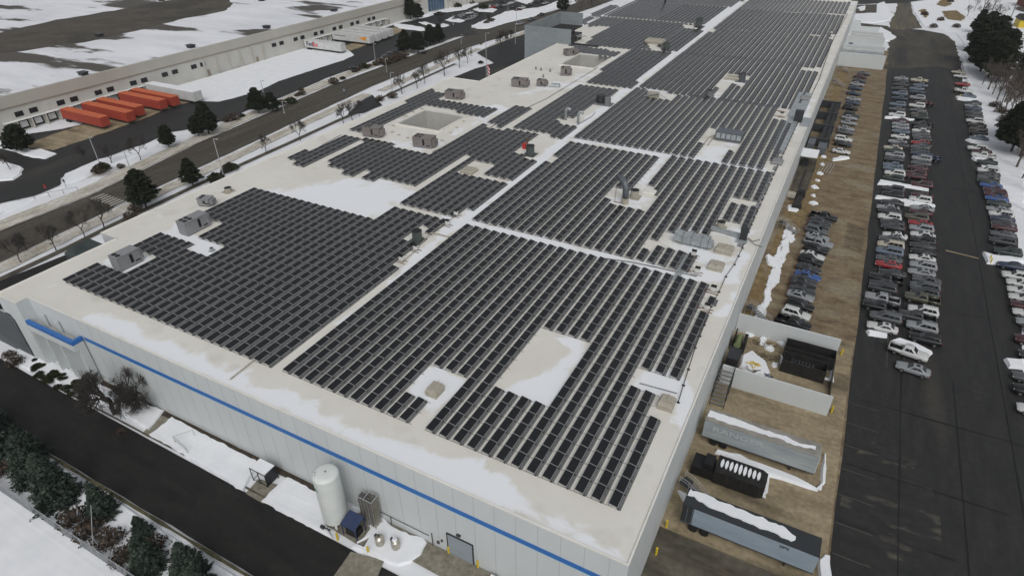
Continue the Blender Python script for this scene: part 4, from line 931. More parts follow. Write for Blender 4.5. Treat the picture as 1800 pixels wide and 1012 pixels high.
def make_car(kind, col, x, y, rz, label, group, sc=1.0, z=.13):
    M_ = CARM[kind]
    t = thing({'suv':'suv','sedan':'sedan','van':'minivan','pickup':'pickup_truck'}[kind], (x,y,z), label, 'car' if kind != 'pickup' else 'pickup truck', group, rz); t.scale = (sc,)*3
    o = add('body', M_['body'], t, (0,0,0)); o.material_slots[0].link = 'OBJECT'; o.material_slots[0].material = MT['paint_'+col]
    add('windows', M_['win'], t, (0,0,0))
    for wx in M_['wb']:
        for s in (-1,1): add('wheel', M_['wheel'], t, (wx, s*(M_['W']-.10), M_['r']))
    for s in (-1,1):
        add('headlight', M_['head'], t, (M_['hf'][0], s*M_['hf'][1], M_['hf'][2])); add('taillight', M_['tail'], t, (M_['tr'][0], s*M_['tr'][1], M_['tr'][2]))
    return t
TY = dict(s='sedan', u='suv', v='van', p='pickup')
WORD = dict(sedan='sedan', suv='suv', van='minivan', pickup='pickup truck')
CC = dict(w='white', i='silver', g='grey', d='dark_grey', k='black', r='red', m='maroon', b='blue', n='navy', t='steel_blue', e='beige', o='olive', G='dark_green', B='brown')
COLS = [
 ('front half of the wall row', 'cars parked nose out along the factory wall', math.pi+.0, """1395,566pk 1400,550uw 1407,535uk 1407,520si 1410,511sd 1411,501sk 1413,492sd 1420,484sb 1421,471sd 1425,457uk 1428,449sw 1435,437uk 1439,426pi 1437,416si 1436,404ug 1439,395sd 1443,388sd 1448,380pk""", -.10),
 ('back half of the wall row', 'cars parked nose out along the factory wall', math.pi, """1479,266sw 1482,253sk 1483,244uw 1486,232sg 1487,226si 1492,216si 1493,207si 1497,202uG 1495,189uk 1500,181sn 1501,174si 1501,164sn 1504,155sn 1507,148si 1511,142sd 1513,135sm 1519,129sg""", -.06),
 ('the double row, left side', 'cars in the left side of the double row', 0, """1551,575sw 1557,556vg 1548,538pk 1551,524pi 1552,505ud 1553,499sd 1558,489pk 1569,480sd 1562,465sr 1563,455sg 1564,441vt 1566,430ve 1567,420sg 1573,414sw 1570,399sd 1569,391sd 1564,381uw 1564,371sd 1561,365si 1569,356sd 1570,341uk 1571,332ud 1571,313uG 1573,304uw 1570,296st 1570,290st 1572,280sd 1573,272ui 1571,265sG 1570,260se 1582,255sd 1578,249si 1582,240sw 1584,231st 1583,224si 1583,218si 1582,212sm 1577,201uw 1577,192sg 1578,183ut 1582,173sn 1582,164ut 1581,156sd 1584,149sd 1584,143sd 1584,138si""", .0),
 ('the double row, right side', 'cars in the right side of the double row', 0, """1627,594uk 1621,573ui 1612,556pd 1623,545uw 1621,524po 1626,513ud 1626,503vg 1629,492sg 1620,479si 1623,466ui 1621,454sw 1624,443sk 1622,432sd 1623,422uk 1622,413sw 1620,401ui 1618,392sr 1612,381uo 1619,373sm 1622,366si 1621,344sm 1618,350uw 1621,324um 1610,310sm 1611,304um 1614,295sm 1619,287sg 1620,278ui 1633,277pn 1618,270sn 1618,265sG 1618,259sg 1622,256sd 1618,251sr 1622,245sd 1620,240sg 1619,235sg 1619,230sw 1622,224sd 1622,219pk 1617,206uG 1616,201uo 1614,194sg 1612,185uw 1624,181pm 1613,171ui 1613,162sn 1612,156st 1618,150st 1616,141pe""", .0),
 ('the snow bank row', 'cars parked against the right snow bank', 0, """1822,722sw 1815,687uk 1812,665sg 1822,626sd 1816,598vm 1830,582sr 1815,568si 1808,551sw 1805,537um 1800,524sw 1797,511sw 1795,498sw 1787,484uw 1779,467sn 1772,442uG 1763,423ud 1764,412sg 1765,400sm 1764,393sd 1762,384sn 1760,376uw 1755,368si 1756,358sG 1752,349sb 1750,341um 1748,334sm 1742,326sb 1737,318sG 1738,312sg 1739,306sd 1737,299uw 1735,285sG 1729,273pw 1726,266sm 1718,260uw 1721,243st 1720,233sk 1720,227sB 1718,220sk 1714,212uw 1713,204sd 1712,198sd 1711,191sn 1710,186si 1711,181sG 1702,169st 1694,159pw 1692,148sr 1689,134sw 1685,127se""", .0),
]
ncar = 0
for rowdesc, grp, rz, spec, sk in COLS:
    for i, item in enumerate(spec.split()):
        xy, tc = item[:-2], item[-2:]; px, py = map(int, xy.split(','))
        kind = TY[tc[0]]; col = CC[tc[1]]
        x, y = P(px, py, .75 if kind in 'sedan' else .95); rr = rz
        if tc == 'pw' : rr = math.pi if py < 200 else rz
        sc = 1.0
        make_car(kind, col, x, y, rr+sk+random.uniform(-.02,.02), '%s %s, %s from near end of %s' % (col.replace('_',' '), WORD[kind], ordinal(i+1), rowdesc), grp, sc); ncar += 1
x, y = P(1597,617,.95); make_car('pickup','white', x, y, math.pi-.16, 'white pickup truck with dark empty bed beside the nearest snow island', None)
x, y = P(1605,648,.75); make_car('sedan','silver', x, y, -.10, 'silver sedan parked nearest the camera, alone beside the white pickup', None)
# pickup and cars over on the west side
wl = """802,32sd 809,29si 815,32sd 823,34si 812,26si 828,32si 833,29ui 825,23sw 860,12sw 866,13sr 872,10si 878,12sd 881,9sd 889,9si 897,6sw 903,4si 911,18sm 917,14sw 922,11sd 930,9sd 890,3sd 880,4sk 905,12sd 940,4sd 950,3sk 958,6si"""
for i, item in enumerate(wl.split()):
    xy, tc = item[:-2], item[-2:]; px, py = map(int, xy.split(',')); x, y = P(px, py, .8)
    make_car(TY[tc[0]], CC[tc[1]], x, y, 1.25+random.uniform(-.05,.05), '%s %s, %s from the left in the distant office car park' % (CC[tc[1]].replace('_',' '), WORD[TY[tc[0]]], ordinal(i+1)), 'cars in the office car park across the road', 1.12)
for px, py, k, c, rz, l in [(770,25,'suv','black',.2,'black suv parked by the glass office entrance'),(621,122,'pickup','black',-.6,'black pickup truck beside shrubs on the west drive'),(681,98,'suv','dark_grey',1.0,'dark suv half hidden by brown shrubs west of the road'),(691,93,'suv','black',1.0,'black snow-topped suv beside the dark pines west of the road'),(702,88,'sedan','dark_grey',1.0,'dark sedan in the shade of the two dark pines'),
                            (951,26,'sedan','dark_grey',1.35,'dark sedan driving on the road past the plant screen'),(934,34,'sedan','grey',1.35,'grey sedan on the road left of the plant screen'),(913,42,'sedan','silver',1.35,'silver sedan on the road nearest to the plant screen corner')]:
    x, y = P(px, py, .8); make_car(k, c, x, y, rz, l, None, 1.1)

# ================================================================ trailers
def trailer(x0, x1, y0, y1, z1, side, roofm, label, group=None, rear='x1', snow=False, zfloor=1.15, face_frame=True, cat='semi trailer'):
    t = thing('semi_trailer', ((x0+x1)/2, (y0+y1)/2, 0), label, cat, group); L_ = x1-x0; W_ = y1-y0
    b = B(); b.box(-L_/2,L_/2,-W_/2,W_/2,zfloor,z1,0); b.build('box_body', side, t)
    b = B(); b.box(-L_/2-.03,L_/2+.03,-W_/2-.03,W_/2+.03,z1+.002,z1+.07,0); b.build('roof_panel', roofm, t)
    b = B(); b.box(-L_/2-.02,L_/2+.02,-W_/2-.02,W_/2+.02,zfloor-.14,zfloor-.002); b.build('side_rail', 'steel_dark', t)
    b = B(); n = int(L_/.6)
    for i in range(1, n):
        xx = -L_/2+L_*i/n
        b.box(xx-.015,xx+.015,-W_/2-.012,-W_/2+.01,zfloor+.05,z1-.1)
    b.build('side_seam', side, t)
    for wx in (-L_/2+1.6, -L_/2+2.9):
        for s in (-1,1):
            w = B(); w.tube([(wx,s*(W_/2-.45),.52),(wx,s*(W_/2-.03),.52)], .52, 16); w.build('wheel', 'tyre', t)
    b = B(); b.box(L_/2-2.9,L_/2-2.7,-.9,-.7,0,zfloor-.15); b.build('landing_leg', 'steel_dark', t); b = B(); b.box(L_/2-2.9,L_/2-2.7,.7,.9,0,zfloor-.15); b.build('landing_leg', 'steel_dark', t)
    b = B(); b.box(L_/2+.001,L_/2+.03,-W_/2+.08,-.03,zfloor+.1,z1-.12); b.box(L_/2+.001,L_/2+.03,.03,W_/2-.08,zfloor+.1,z1-.12); b.build('end_panel', side, t)
    return t
og = 'orange trailers backed against the west docks'
for i, (a, c, l) in enumerate([((109,194),(181,207),'orange trailer nearest the left edge of the photo, with a scuffed roof'),((155,182),(220,200),'orange trailer second from the left, close beside the third'),((176,174),(238,190),'orange trailer third from the left'),((215,163),(278,179),'orange trailer fourth from the left, close beside the rightmost'),((236,157),(300,173),'rightmost orange trailer, next to the white container')]):
    p0 = P(*a, 4.1); p1 = P(*c, 4.1); yc = (p0[1]+p1[1])/2+1.3
    trailer(-223.4, p1[0]-.8, yc-1.4, yc+1.4, 4.0, 'orange_paint', 'orange_roof', l, og)
p0 = P(275,150,4.1); p1 = P(335,160,4.1)
t = trailer(-224.5, -199.0, 139.2, 142.6, 4.3, 'trailer_white', 'snow', 'white ribbed trailer with snow on its roof right of the orange ones')
t = trailer(-224.6, -203.2, 219.6, 222.8, 4.3, 'trailer_white', 'trailer_white', 'white trailer with purple and red lettering beside the snow lawn')
L_ = 21.4
text_mesh('Fed', 2.6, 'text_purple', t, (-L_/2+1.0,-1.64,1.95), (math.pi/2,0,0), width=3.9); text_mesh('Ex', 2.6, 'text_red', t, (-L_/2+5.0,-1.64,1.95), (math.pi/2,0,0), width=2.9)
for i, (x0, x1, y0, l) in enumerate([(-224.6,-202,238.2,'white trailer with an orange wedge on its side, leftmost of the parked four'),(-224.6,-202,243.4,'plain white trailer second of the parked four'),(-224.6,-202.5,248.8,'plain white trailer third of the parked four'),(-224.6,-203,254.4,'plain white trailer rightmost of the parked four')]):
    t = trailer(x0, x1, y0, y0+3.2, 4.3, 'trailer_white', 'trailer_white', l, 'white trailers at the right west docks')
    if i == 0:
        b = B(); b.q([(4.5,-1.63,3.0),(9.2,-1.63,2.0),(9.2,-1.63,3.9)]); b.build('orange_wedge', 'orange_mark', t)
        b = B()
        for k in range(9): b.box(-9.5+k*.75,-9.0+k*.75,-1.63,-1.61,3.0-(k%2)*.05,3.4)
        b.build('lettering', 'text_dark', t)
# east side trailers (rear doors at the wall side)
t = trailer(-5.9, 8.35, 65.1, 67.6, 4.1, 'trailer_grey', 'trailer_roof', 'weathered grey trailer with faded lettering and snow strip on its roof', zfloor=1.2)
text_mesh('RANGER', 1.15, 'text_faded', t, (-6.0,-1.275,2.7), (math.pi/2,0,0), width=6.6)
b = B(); pp = jitter([(-7,-.4),(-4,-.5),(-1,-.45),(2,-.3),(3.8,-.5),(6.6,-.2),(6.5,.35),(4.6,.1),(3.2,.5),(0,.35),(-3,.7),(-6.9,.75)], .25, .35, 1.5); b.prism(pp, 4.172, 4.25, bottom=False); b.build('roof_snow', 'snow', t)
b = B(); b.box(7.14,7.2,-1.2,1.2,1.3,4.0); b.build('front_panel', 'trailer_white', t)
t = trailer(-4.9, 9.75, 50.4, 53.0, 4.1, 'trailer_blue', 'steel_dark', 'long blue-grey trailer nearest the camera with thick snow on its roof', zfloor=1.25)
text_mesh('IPI', .55, 'text_dark', t, (3.4,-1.33,3.35), (math.pi/2,0,0), width=.9)
b = B(); b.box(-7.32,-6.0,-1.31,1.31,1.3,4.08); b.build('dark_end', 'steel_dark', t)
b = B(); pp = jitter([(-7.2,.2),(-4,-.35),(0,-.45),(3.0,-.55),(4.4,-.7),(4.8,.2),(3.6,.75),(0,.95),(-3,1.0),(-7.2,1.15)], .3, .35, 1.3); b.prism(pp, 4.172, 4.30, bottom=False); b.build('roof_snow', 'snow', t)
# black compactor
t = thing('trash_compactor', (0,60.2,0), 'black ribbed compactor container with ten oval snow patches on its lid', 'compactor')
b = B(); b.prism([(-2.9,-1.5),(2.5,-1.5),(3.2,-1.1),(3.2,1.1),(2.5,1.5),(-2.9,1.5)], .2, 2.3); b.build('container', 'black_steel', t)
b = B()
for i in range(10): b.box(-2.6+i*.56,-2.5+i*.56,-1.58,-1.502,.3,2.2); b.box(-2.6+i*.56,-2.5+i*.56,1.502,1.58,.3,2.2); b.box(-2.6+i*.56,-2.5+i*.56,-1.4,1.4,2.302,2.38)
b.build('rib', 'black_steel', t)
for i in range(9):
    cx_ = -2.28+i*.56; b = B(); pp = [(cx_+.2*math.cos(a), .15+(.85-.04*abs(i-4))*math.sin(a)) for a in [k*.4833 for k in range(13)]]; b.prism(pp, 2.304, 2.43, bottom=False); b.build('lid_snow', 'snow', t)
b = B(); b.box(-5.8,-3.0,-1.3,1.2,.2,1.6); b.box(-4.4,-3.2,-1.0,.9,1.602,2.5); b.build('ram_housing', 'black', t)
# dock platform with pipework left of it
b = B(); b.box(-6.8,-3.4,56.0,56.9,0,1.1); b.build('stub', 'steel_dark')
bpy.data.objects.remove(bpy.data.objects['stub'])
def stairs(x, y, rz, label, l=3.2, w=1.2, h=1.5):
    t = thing('stair', (x,y,0), label, 'stairs', 'steel stairs along the east wall', rz)
    b = B(); b.box(-1.1,.2,-w*.6,w*.6,h-.08,h); b.build('landing', 'steel_dark', t)
    b = B()
    for i in range(8): b.box(.2+i*l/8,.2+(i+1)*l/8-.04,-w/2,w/2,h-(i+1)*h/8.5-.04,h-(i+1)*h/8.5)
    b.build('tread', 'rack_grey', t)
    for s in (-1,1):
        b = B(); b.tube([(-1.1,s*w/2,h+.95),(.2,s*w/2,h+.95),(.2+l,s*w/2,.95)], .035, 5); b.tube([(-1.1,s*w/2,h+.5),(.2,s*w/2,h+.5),(.2+l,s*w/2,.5)], .03, 5)
        for q_ in ((-1.1,h),(.2,h),(.2+l/2,h/2),(.2+l,0)): b.tube([(q_[0],s*w/2,0),(q_[0],s*w/2,q_[1]+.95)], .035, 5)
        b.build('handrail', 'galv_pole', t)
stairs(-5.2,55.9,-.35,'steel stairs between the blue-grey trailer and the black compactor')
stairs(-5.2,99,-.4,'steel stairs just behind the first white dock wall', 3.4)
stairs(-5.2,135.5,-.4,'steel stairs near the silver cars beside the dead lawn', 3.2)
stairs(-5.2,262,-.4,'far steel stairs beside the dead lawn near the dumpsters', 3.2)
stairs(-4.6,284,-.4,'farthest steel stairs by the large white wall', 3.2)
# white dock walls
def wall(x0,y0,x1,y1,h,th,label,m='wall_panel',z0=0):
    t = B(); L_ = math.hypot(x1-x0,y1-y0); t.obox(((x0+x1)/2,(y0+y1)/2,z0), (L_,th,h), math.atan2(y1-y0,x1-x0), 0); o = t.build('dock_wall', m)
    return tag(o, label, 'wall', 'white dock screen walls')
wall(-6.8,93.0,8.9,93.0,3.6,.3,'white dock wall behind the pit of black dumpsters')
wall(-6.3,78.4,8.95,78.4,3.6,.3,'white dock wall in front of the pit of black dumpsters')
b = B(); b.box(8.75,8.9,78.6,92.8,0,1.1); tag(b.build('railing_wall','concrete_dark'), 'low concrete kerb wall closing the dumpster pit', 'kerb wall')
for (y,x1,h,l) in [(293,9.8,5.3,'large pale dock wall nearest of the far group'),(311,9.2,5.0,'pale dock wall second of the far group'),(333,8.6,4.4,'pale dock wall third of the far group'),(360,5.6,4.0,'small pale dock wall fourth of the far group'),(375,-3,4.0,'tiny pale dock wall farthest back')]:
    b = B(); b.box(-6.8,x1,y,y+.5,0,h); tag(b.build('dock_wall','wall_panel'), l, 'wall', 'white dock screen walls')
g2 = 'trailer roofs between the far dock walls'
for (y0,y1,x0,x1,h,m,l) in [(297,299.6,-6.0,8.6,4.1,'trailer_white','flat pale trailer roof behind the nearest far dock wall'),(301.5,304.1,-6.0,8.8,4.1,'trailer_grey','greyer trailer roof between the far dock walls'),(306,308.6,-6.0,8.4,4.1,'trailer_white','third pale trailer roof before the second far dock wall'),(338,340.8,-5.6,8.0,4.1,'trailer_white','white trailer roof with a wide gap behind it'),(344,346.8,-5.6,7.6,4.1,'trailer_white','white trailer roof right before the small dock wall')]:
    trailer(x0,x1,y0,y1,h,m,m,l,g2)
b = B(); b.box(-5.8,-1.6,316,319,.4,3.4); b.box(-5.0,-3.4,316.2,318.8,3.402,4.2); tag(b.build('truck_cab','navy'), 'blue truck cab between the far dock walls', 'truck')
slab('snow_patch', [(3,350),(11,352),(14,362),(9,372),(2,375),(-2,366)], 'snow', h=.2, amp=.8)
# dumpsters in the pit
def dumpster(x,y,l,w,h,rz,label,m='black_steel'):
    t = thing('dumpster',(x,y,.04),label,'dumpster','black open dumpsters in the dock pit',rz)
    b = B(); b.box(-l/2,l/2,-w/2,w/2,0,.15); b.build('floor',m,t)
    b = B(); b.box(-l/2,l/2,-w/2,-w/2+.08,.152,h); b.box(-l/2,l/2,w/2-.08,w/2,.152,h); b.box(-l/2,-l/2+.08,-w/2+.082,w/2-.082,.152,h); b.box(l/2-.08,l/2,-w/2+.082,w/2-.082,.152,h); b.build('side_wall',m,t)
    b = B()
    for i in range(8): b.box(-l/2+.3+i*(l-.6)/7-.05,-l/2+.3+i*(l-.6)/7+.05,-w/2-.07,-w/2-.002,.1,h); 
    b.box(-l/2,l/2,-w/2-.04,-w/2+.1,h+.002,h+.08); b.box(-l/2,l/2,w/2-.1,w/2+.04,h+.002,h+.08); b.build('rib',m,t)
    return t
dumpster(5.0,90.3,7.4,2.5,2.2,0,'black open dumpster tight against the back dock wall')
t = dumpster(4.6,86.6,6.4,2.5,2.2,-.02,'black open dumpster with stacked black rims, in front of the other')
b = B()
for i in range(14): b.tube([(-2+random.random()*3.6,-.8+random.random()*1.4,1.2),(-1.9+random.random()*.1,-.8,1.9)],.12,8) if False else b.cyl((-1.8+(i%7)*.5,-.5+(i//7)*.6),.2,1.3,1.9,10)
b.build('scrap_load','steel_dark',t)
t = dumpster(2.6,80.1,7.8,2.3,1.3,0,'dark rusty flat dumpster lying behind the front dock wall','wood')
b = B(); b.tube([(-2,-.6,.8),(1,.4,1.4)],.12,6); b.tube([(-1,.4,.9),(2.4,-.5,1.2)],.1,6); b.build('scrap_load','galv',t)
# tanks and racks beside the wall
t = thing('storage_tank',(-5.6,87,0),'upright green tank between dark cabinets at the wall of the dock pit','tank'); b = B(); b.tube([(0,0,1.4),(0,2.6,1.4)],.55,14); b.build('vessel','green_tank',t); b = B(); b.box(-.8,-.6,-.2,3.0,0,2.6); b.box(.7,1.2,0,2.8,0,2.2); b.build('cabinet_body','black',t)
t = thing('compactor_hopper',(-5.4,82.6,0),'big black hopper against the wall in the dock pit','hopper'); b = B(); b.prism([(-.9,-1.6),(.9,-1.6),(1.0,1.4),(-.9,1.8)],0,3.0); b.build('hopper_body','black_steel',t); b = B(); b.box(-.9,.8,-1.5,1.3,3.002,3.1); b.build('hopper_lid','steel_dark',t)
for i,(x,y,m,l) in enumerate([(-2.6,84.4,'yellow','bent yellow steel frame scrap on snow'),(-1.2,81.6,'yellow','flat yellow pallet scrap behind the front dock wall'),(-3.6,81.0,'yellow','small yellow bar scrap next to the black hopper'),(.2,82.4,'navy','blue steel upright scrap beside the yellow pallet'),(-2.4,82.8,'wood','brown pallet scrap on the snow')]):
    b = B()
    for k in range(7):
        a = random.uniform(0,3.14); l2 = random.uniform(.5,1.1); cx_, cy_ = random.uniform(-.7,.7), random.uniform(-.5,.5)
        b.tube([(cx_-l2*math.cos(a),cy_-l2*math.sin(a),.25+k*.06),(cx_+l2*math.cos(a),cy_+l2*math.sin(a),.3+k*.06)],.06,5)
    o = b.build('scrap_pile', m, None, (x,y,.1)); tag(o,l,'scrap')
for i,(x,y,l) in enumerate([(2.2,88.3,'heap of brown branches at the left of the dumpsters'),(-1.4,87.6,'heap of brown debris in the middle of the pit'),(-2.0,91.0,'low brown debris along the back dock wall')]):
    b = B()
    for k in range(90):
        a = random.uniform(0,6.28); r_ = random.uniform(0,1)**.6*1.3; x2, y2 = r_*math.cos(a)*1.8, r_*math.sin(a)*.7; a2 = random.uniform(0,3.14)
        b.tube([(x2,y2,random.uniform(0,.3)),(x2+.5*math.cos(a2),y2+.3*math.sin(a2),random.uniform(.05,.5))],.03,3,cap=False)
    tag(b.build('debris_heap','wood',None,(x,y,.05)),l,'debris')
# conveyor rack by grey trailer
t = thing('pipe_rack',(2.0,69.8,0),'long dark lattice rack lying beside the weathered grey trailer','rack')
b = B(); 
for s in (-.5,.5): b.tube([(-5.8,s,.5),(3.8,s,.5)],.06,5); b.tube([(-5.8,s,1.0),(3.8,s,1.0)],.06,5)
for k in range(33): b.box(-5.7+k*.29,-5.55+k*.29,-.5,.5,.62,.8)
b.build('lattice','vent_green',t); b = B(); b.box(3.9,6.0,-.6,.6,.2,1.4); b.build('end_box','steel_dark',t)
t = thing('fire_escape',(-5.6,75.6,0),'tall lattice steel stair tower at the wall by the front dock wall','stair tower')
b = B()
for k in range(9): b.box(-.9,1.1,-2.6+k*.55,-2.3+k*.55,.3+k*.35,.35+k*.35)
b.build('tread','rack_grey',t); b = B()
for s in (-.9,1.1):
    for yy in (-2.8,-1,.8,2.4): b.tube([(s,yy,0),(s,yy,4.4)],.05,5)
    b.tube([(s,-2.8,1.5),(s,2.4,4.4)],.05,5); b.tube([(s,-2.8,4.4),(s,2.4,4.4)],.05,5)
b.build('frame','steel_dark',t)
# dark generator platform on the east wall (upper)
t = thing('condenser_bank',(-3.6,212,0),'long black condenser bank in a fenced frame beside the east wall','condenser')
b = B()
for k in range(3):
    y0 = -19+k*13
    b.box(-.2,.9,y0,y0+11.5,.8,2.2,0); b.box(1.1,2.2,y0,y0+11.5,.8,2.2,0)
b.build('coil_block','black_steel',t)
b = B()
for k in range(3):
    for j in range(14): b.box(-.1,.8,-18.7+k*13+j*.82,-18.4+k*13+j*.82,2.202,2.26); b.box(1.2,2.1,-18.7+k*13+j*.82,-18.4+k*13+j*.82,2.202,2.26)
b.build('fin','steel_dark',t)
b = B()
for k in range(4): b.box(-3.2,2.5,-20.2+k*13,-19.6+k*13,.3,2.5)
b.box(2.4,2.6,-20.2,19,2.4,2.6); b.tube([(-3.2,-20,2.5),(-3.2,19,2.5)],.06,5)
for k in range(14): b.tube([(-3.2,-20+k*3,0),(-3.2,-20+k*3,2.5)],.05,5); b.tube([(2.5,-20+k*3,0),(2.5,-20+k*3,2.5)],.05,5)
b.build('frame','steel_dark',t)
b = B(); b.box(-2.8,-1.0,-26,-21,.2,2.6); b.box(0,2.2,-26.5,-21.5,.2,2.0); b.build('control_cabinet','duct_dark',t)
# awning canopy with snow
t = thing('door_awning',(-4.9,176,0),'small awning with snow on top at the east wall above a walkway','awning')
b = B(); b.box(-2,2.2,-3.2,3.2,3.2,3.4); b.build('deck','concrete_path',t); b = B(); b.box(-1.95,2.1,-3.1,3.1,3.402,3.55); b.build('snow_layer','snow',t)
b = B()
for s in (-3,3): b.tube([(2.0,s,0),(2.0,s,3.19)],.08,6)
b.box(-1.2,.2,-1,.2,0,2.0); b.build('post','steel_dark',t)
b = B()
for k in range(5): b.tube([(3.0+k*.7,-4.0,.2),(3.8+k*.7,3.8,.2)],.07,5)
tag(b.build('pipe_bundle','galv_pole',None,(-4.9,176,0)),'white pipes lying on the ground right of the awning','pipes')
t = thing('utility_cart',(-3.9,151,.03),'black wheeled frame cart on the concrete pad by the wall','cart')
b = B(); b.box(-.7,.7,-4,4,.5,1.0); b.box(-1.0,1.0,-4.6,-3.6,.3,1.2); b.box(-.9,.9,3.0,4.6,.5,1.6); b.build('frame','black_steel',t)
for s in (-.9,.9):
    for yy in (-3,3.4): w = B(); w.tube([(s-.12,yy,.45),(s+.12,yy,.45)],.45,14); w.build('wheel','tyre',t)
b = B(); b.box(-2.9,-1.0,1.2,3.4,.2,1.0); b.build('tool_box','hatch_tan',t)
t = thing('low_platform',(-4.4,164,.03),'low grey deck strip on the pad in front of the awning','platform')
b = B(); b.box(-1.6,1.2,-9,6,0,.35); b.build('deck','concrete_dark',t); b = B(); b.box(-.2,.0,-8,8,.36,.9); b.build('rail','steel_dark',t)
# bollards
for i,(px,py,l) in enumerate([(594,948,'yellow bollard at the left of the equipment pad'),(648,972,'yellow bollard before the steel vessels'),(789,972,'yellow bollard left of the grey roller door'),(840,997,'yellow bollard right of the grey roller door'),(1461,725,'yellow bollard at the end of the front dock wall'),(1478,624,'yellow bollard at the end of the back dock wall'),(1171,926,'faded yellow bollard under the blue-grey trailer'),(1153,974,'slim yellow bollard on the truck ramp by the wall'),(1739,458,'pale yellow post on the snow island by the green suv'),(1740,464,'second pale yellow post on the same snow island'),(1686,173,'small yellow hydrant post on the far snow island')]):
    x,y = P(px,py); t = thing('bollard',(x,y,0),l,'bollard','yellow bollards'); b = B(); b.cyl((0,0),.13,0,1.25,12); b.build('post','yellow',t); b = B(); b.cyl((0,0),.10,1.252,1.33,10,r2=.05); b.build('cap','yellow',t)
print('cars', ncar)
# ================================================================ front yard equipment
t = thing('gas_tank',(-41.7,32.0,0),'tall white cylindrical gas tank standing against the factory front','tank')
b = B(); n = 40; b.cyl((0,0),1.5,1.1,8.5,n); b.build('shell','tank_white',t,smooth=False)
b = B(); prof = [(1.5,8.502),(1.42,8.72),(1.1,8.86),(.5,8.94),(.0,8.95)]
for r_,z in prof:
    for j in range(n): a = 2*math.pi*j/n; b.v.append((r_*math.cos(a),r_*math.sin(a),z))
for i in range(4):
    for j in range(n): b.f.append((i*n+j,i*n+(j+1)%n,(i+1)*n+(j+1)%n,(i+1)*n+j)); b.m.append(0)
b.build('dome','tank_white',t,smooth=True)
b = B(); b.cyl((.1,0),.07,8.95,9.08,8); b.cyl((-.9,-.6),.05,8.8,8.95,8); b.cyl((-.7,-.9),.05,8.75,8.9,8); b.build('nozzle','black',t)
for a in (.6,2.2,3.8,5.4):
    b = B(); b.obox((1.2*math.cos(a),1.2*math.sin(a),0),(.25,.25,1.098),a); b.build('leg','tank_white',t)
# curved lettering
word = 'Praxair'
for i,ch in enumerate(word):
    a = math.radians(-150+i*8.2); rr = 1.512
    text_mesh(ch,.62,'text_green',t,(rr*math.cos(a),rr*math.sin(a),6.9),(math.pi/2,0,a+math.pi/2),name='letter')
b = B(); 
for k in range(6): b.tube([(-.9+k*.25,-1.5,.3+.1*(k%2)),(-.8+k*.25,-1.9,.8)],.06,5)
b.box(-.9,-.4,-1.9,-1.6,.3,.8); b.build('valve_set','steel_dark',t)
for (x,y,w,h,l) in [(-38.6,33.9,.85,4.6,'shorter of the two bundles of vaporiser fins behind the blue shed'),(-37.2,33.7,1.15,5.2,'taller bundle of vaporiser fins, next to the wall')]:
    t = thing('vaporizer',(x,y,0),l,'vaporizer','bundled vaporiser fin stacks')
    for k in range(16):
        cx_, cy_ = (-1.5+(k%4))*w/3.6, (-1.5+(k//4))*w/3.6
        b = B(); b.box(cx_-.015,cx_+.015,cy_-.10,cy_+.10,.45,h-.1); b.box(cx_-.10,cx_+.10,cy_-.0151,cy_+.0151,.45,h-.1); b.build('fin_tube','stainless' if k%2 else 'rack_grey',t)
    b = B(); b.box(-w/2-.05,w/2+.05,-w/2-.05,-w/2,h-.1,h); b.box(-w/2-.05,w/2+.05,w/2,w/2+.05,h-.1,h); b.box(-w/2-.05,-w/2,-w/2,w/2,h-.1,h); b.box(w/2,w/2+.05,-w/2,w/2,h-.1,h); b.build('top_frame','alu',t)
    for sx in (-1,1):
        for sy in (-1,1): b = B(); b.box(sx*w/2-.05,sx*w/2+.05,sy*w/2-.05,sy*w/2+.05,0,.44); b.build('leg','alu',t)
t = thing('equipment_shed',(-38.7,31.7,0),'small navy equipment shelter with sloped roof between the tank and steel vessels','shelter')
b = B(); b.q([(-1.1,-.9,2.2),(1.1,-.9,2.2),(1.1,.9,2.7),(-1.1,.9,2.7)]); b.box(-1.1,1.1,.86,.9,2.1,2.695); b.box(-1.1,1.1,-.94,-.9,2.0,2.195); b.build('roof','navy',t)
for sx in (-1,1):
    for sy in (-.8,.8): b = B(); b.box(sx-.05,sx+.05,sy-.05,sy+.05,0,2.15); b.build('post','navy',t)
b = B(); b.box(-.8,.8,-.6,.6,.1,1.1); b.box(-.9,-.2,-.3,.5,1.102,1.7); b.build('pump_skid','black',t); b = B(); b.cyl((.3,-.3),.22,1.102,1.5,12); b.build('motor','galv',t)
for (px,py,l,m) in [(669,958,'left steel vessel on a dark pallet with a bare top','rust'),(697,964,'right steel vessel on a dark pallet with a snow cap','stainless')]:
    x,y = P(px,py); t = thing('steel_vessel',(x,y,0),l,'vessel','small upright steel vessels'); b = B(); b.cyl((0,0),.52,.15,1.5,18); b.build('shell','stainless',t)
    b = B(); b.cyl((0,0),.52,1.502,1.7,18,r2=.25); b.build('shoulder','stainless',t); b = B(); b.obox((0,0,0),(1.3,1.3,.14)); b.build('pallet','black',t)
    b = B(); b.obox((-.55,.1,1.2),(.3,.3,.35)); b.tube([(0,0,1.7),(0,0,1.95)],.08,6); b.build('valve','steel_dark',t)
    if 'snow cap' in l: b = B(); b.cyl((-.05,0),.32,1.72,1.95,12,r2=.18); b.build('snow_cap','snow',t)
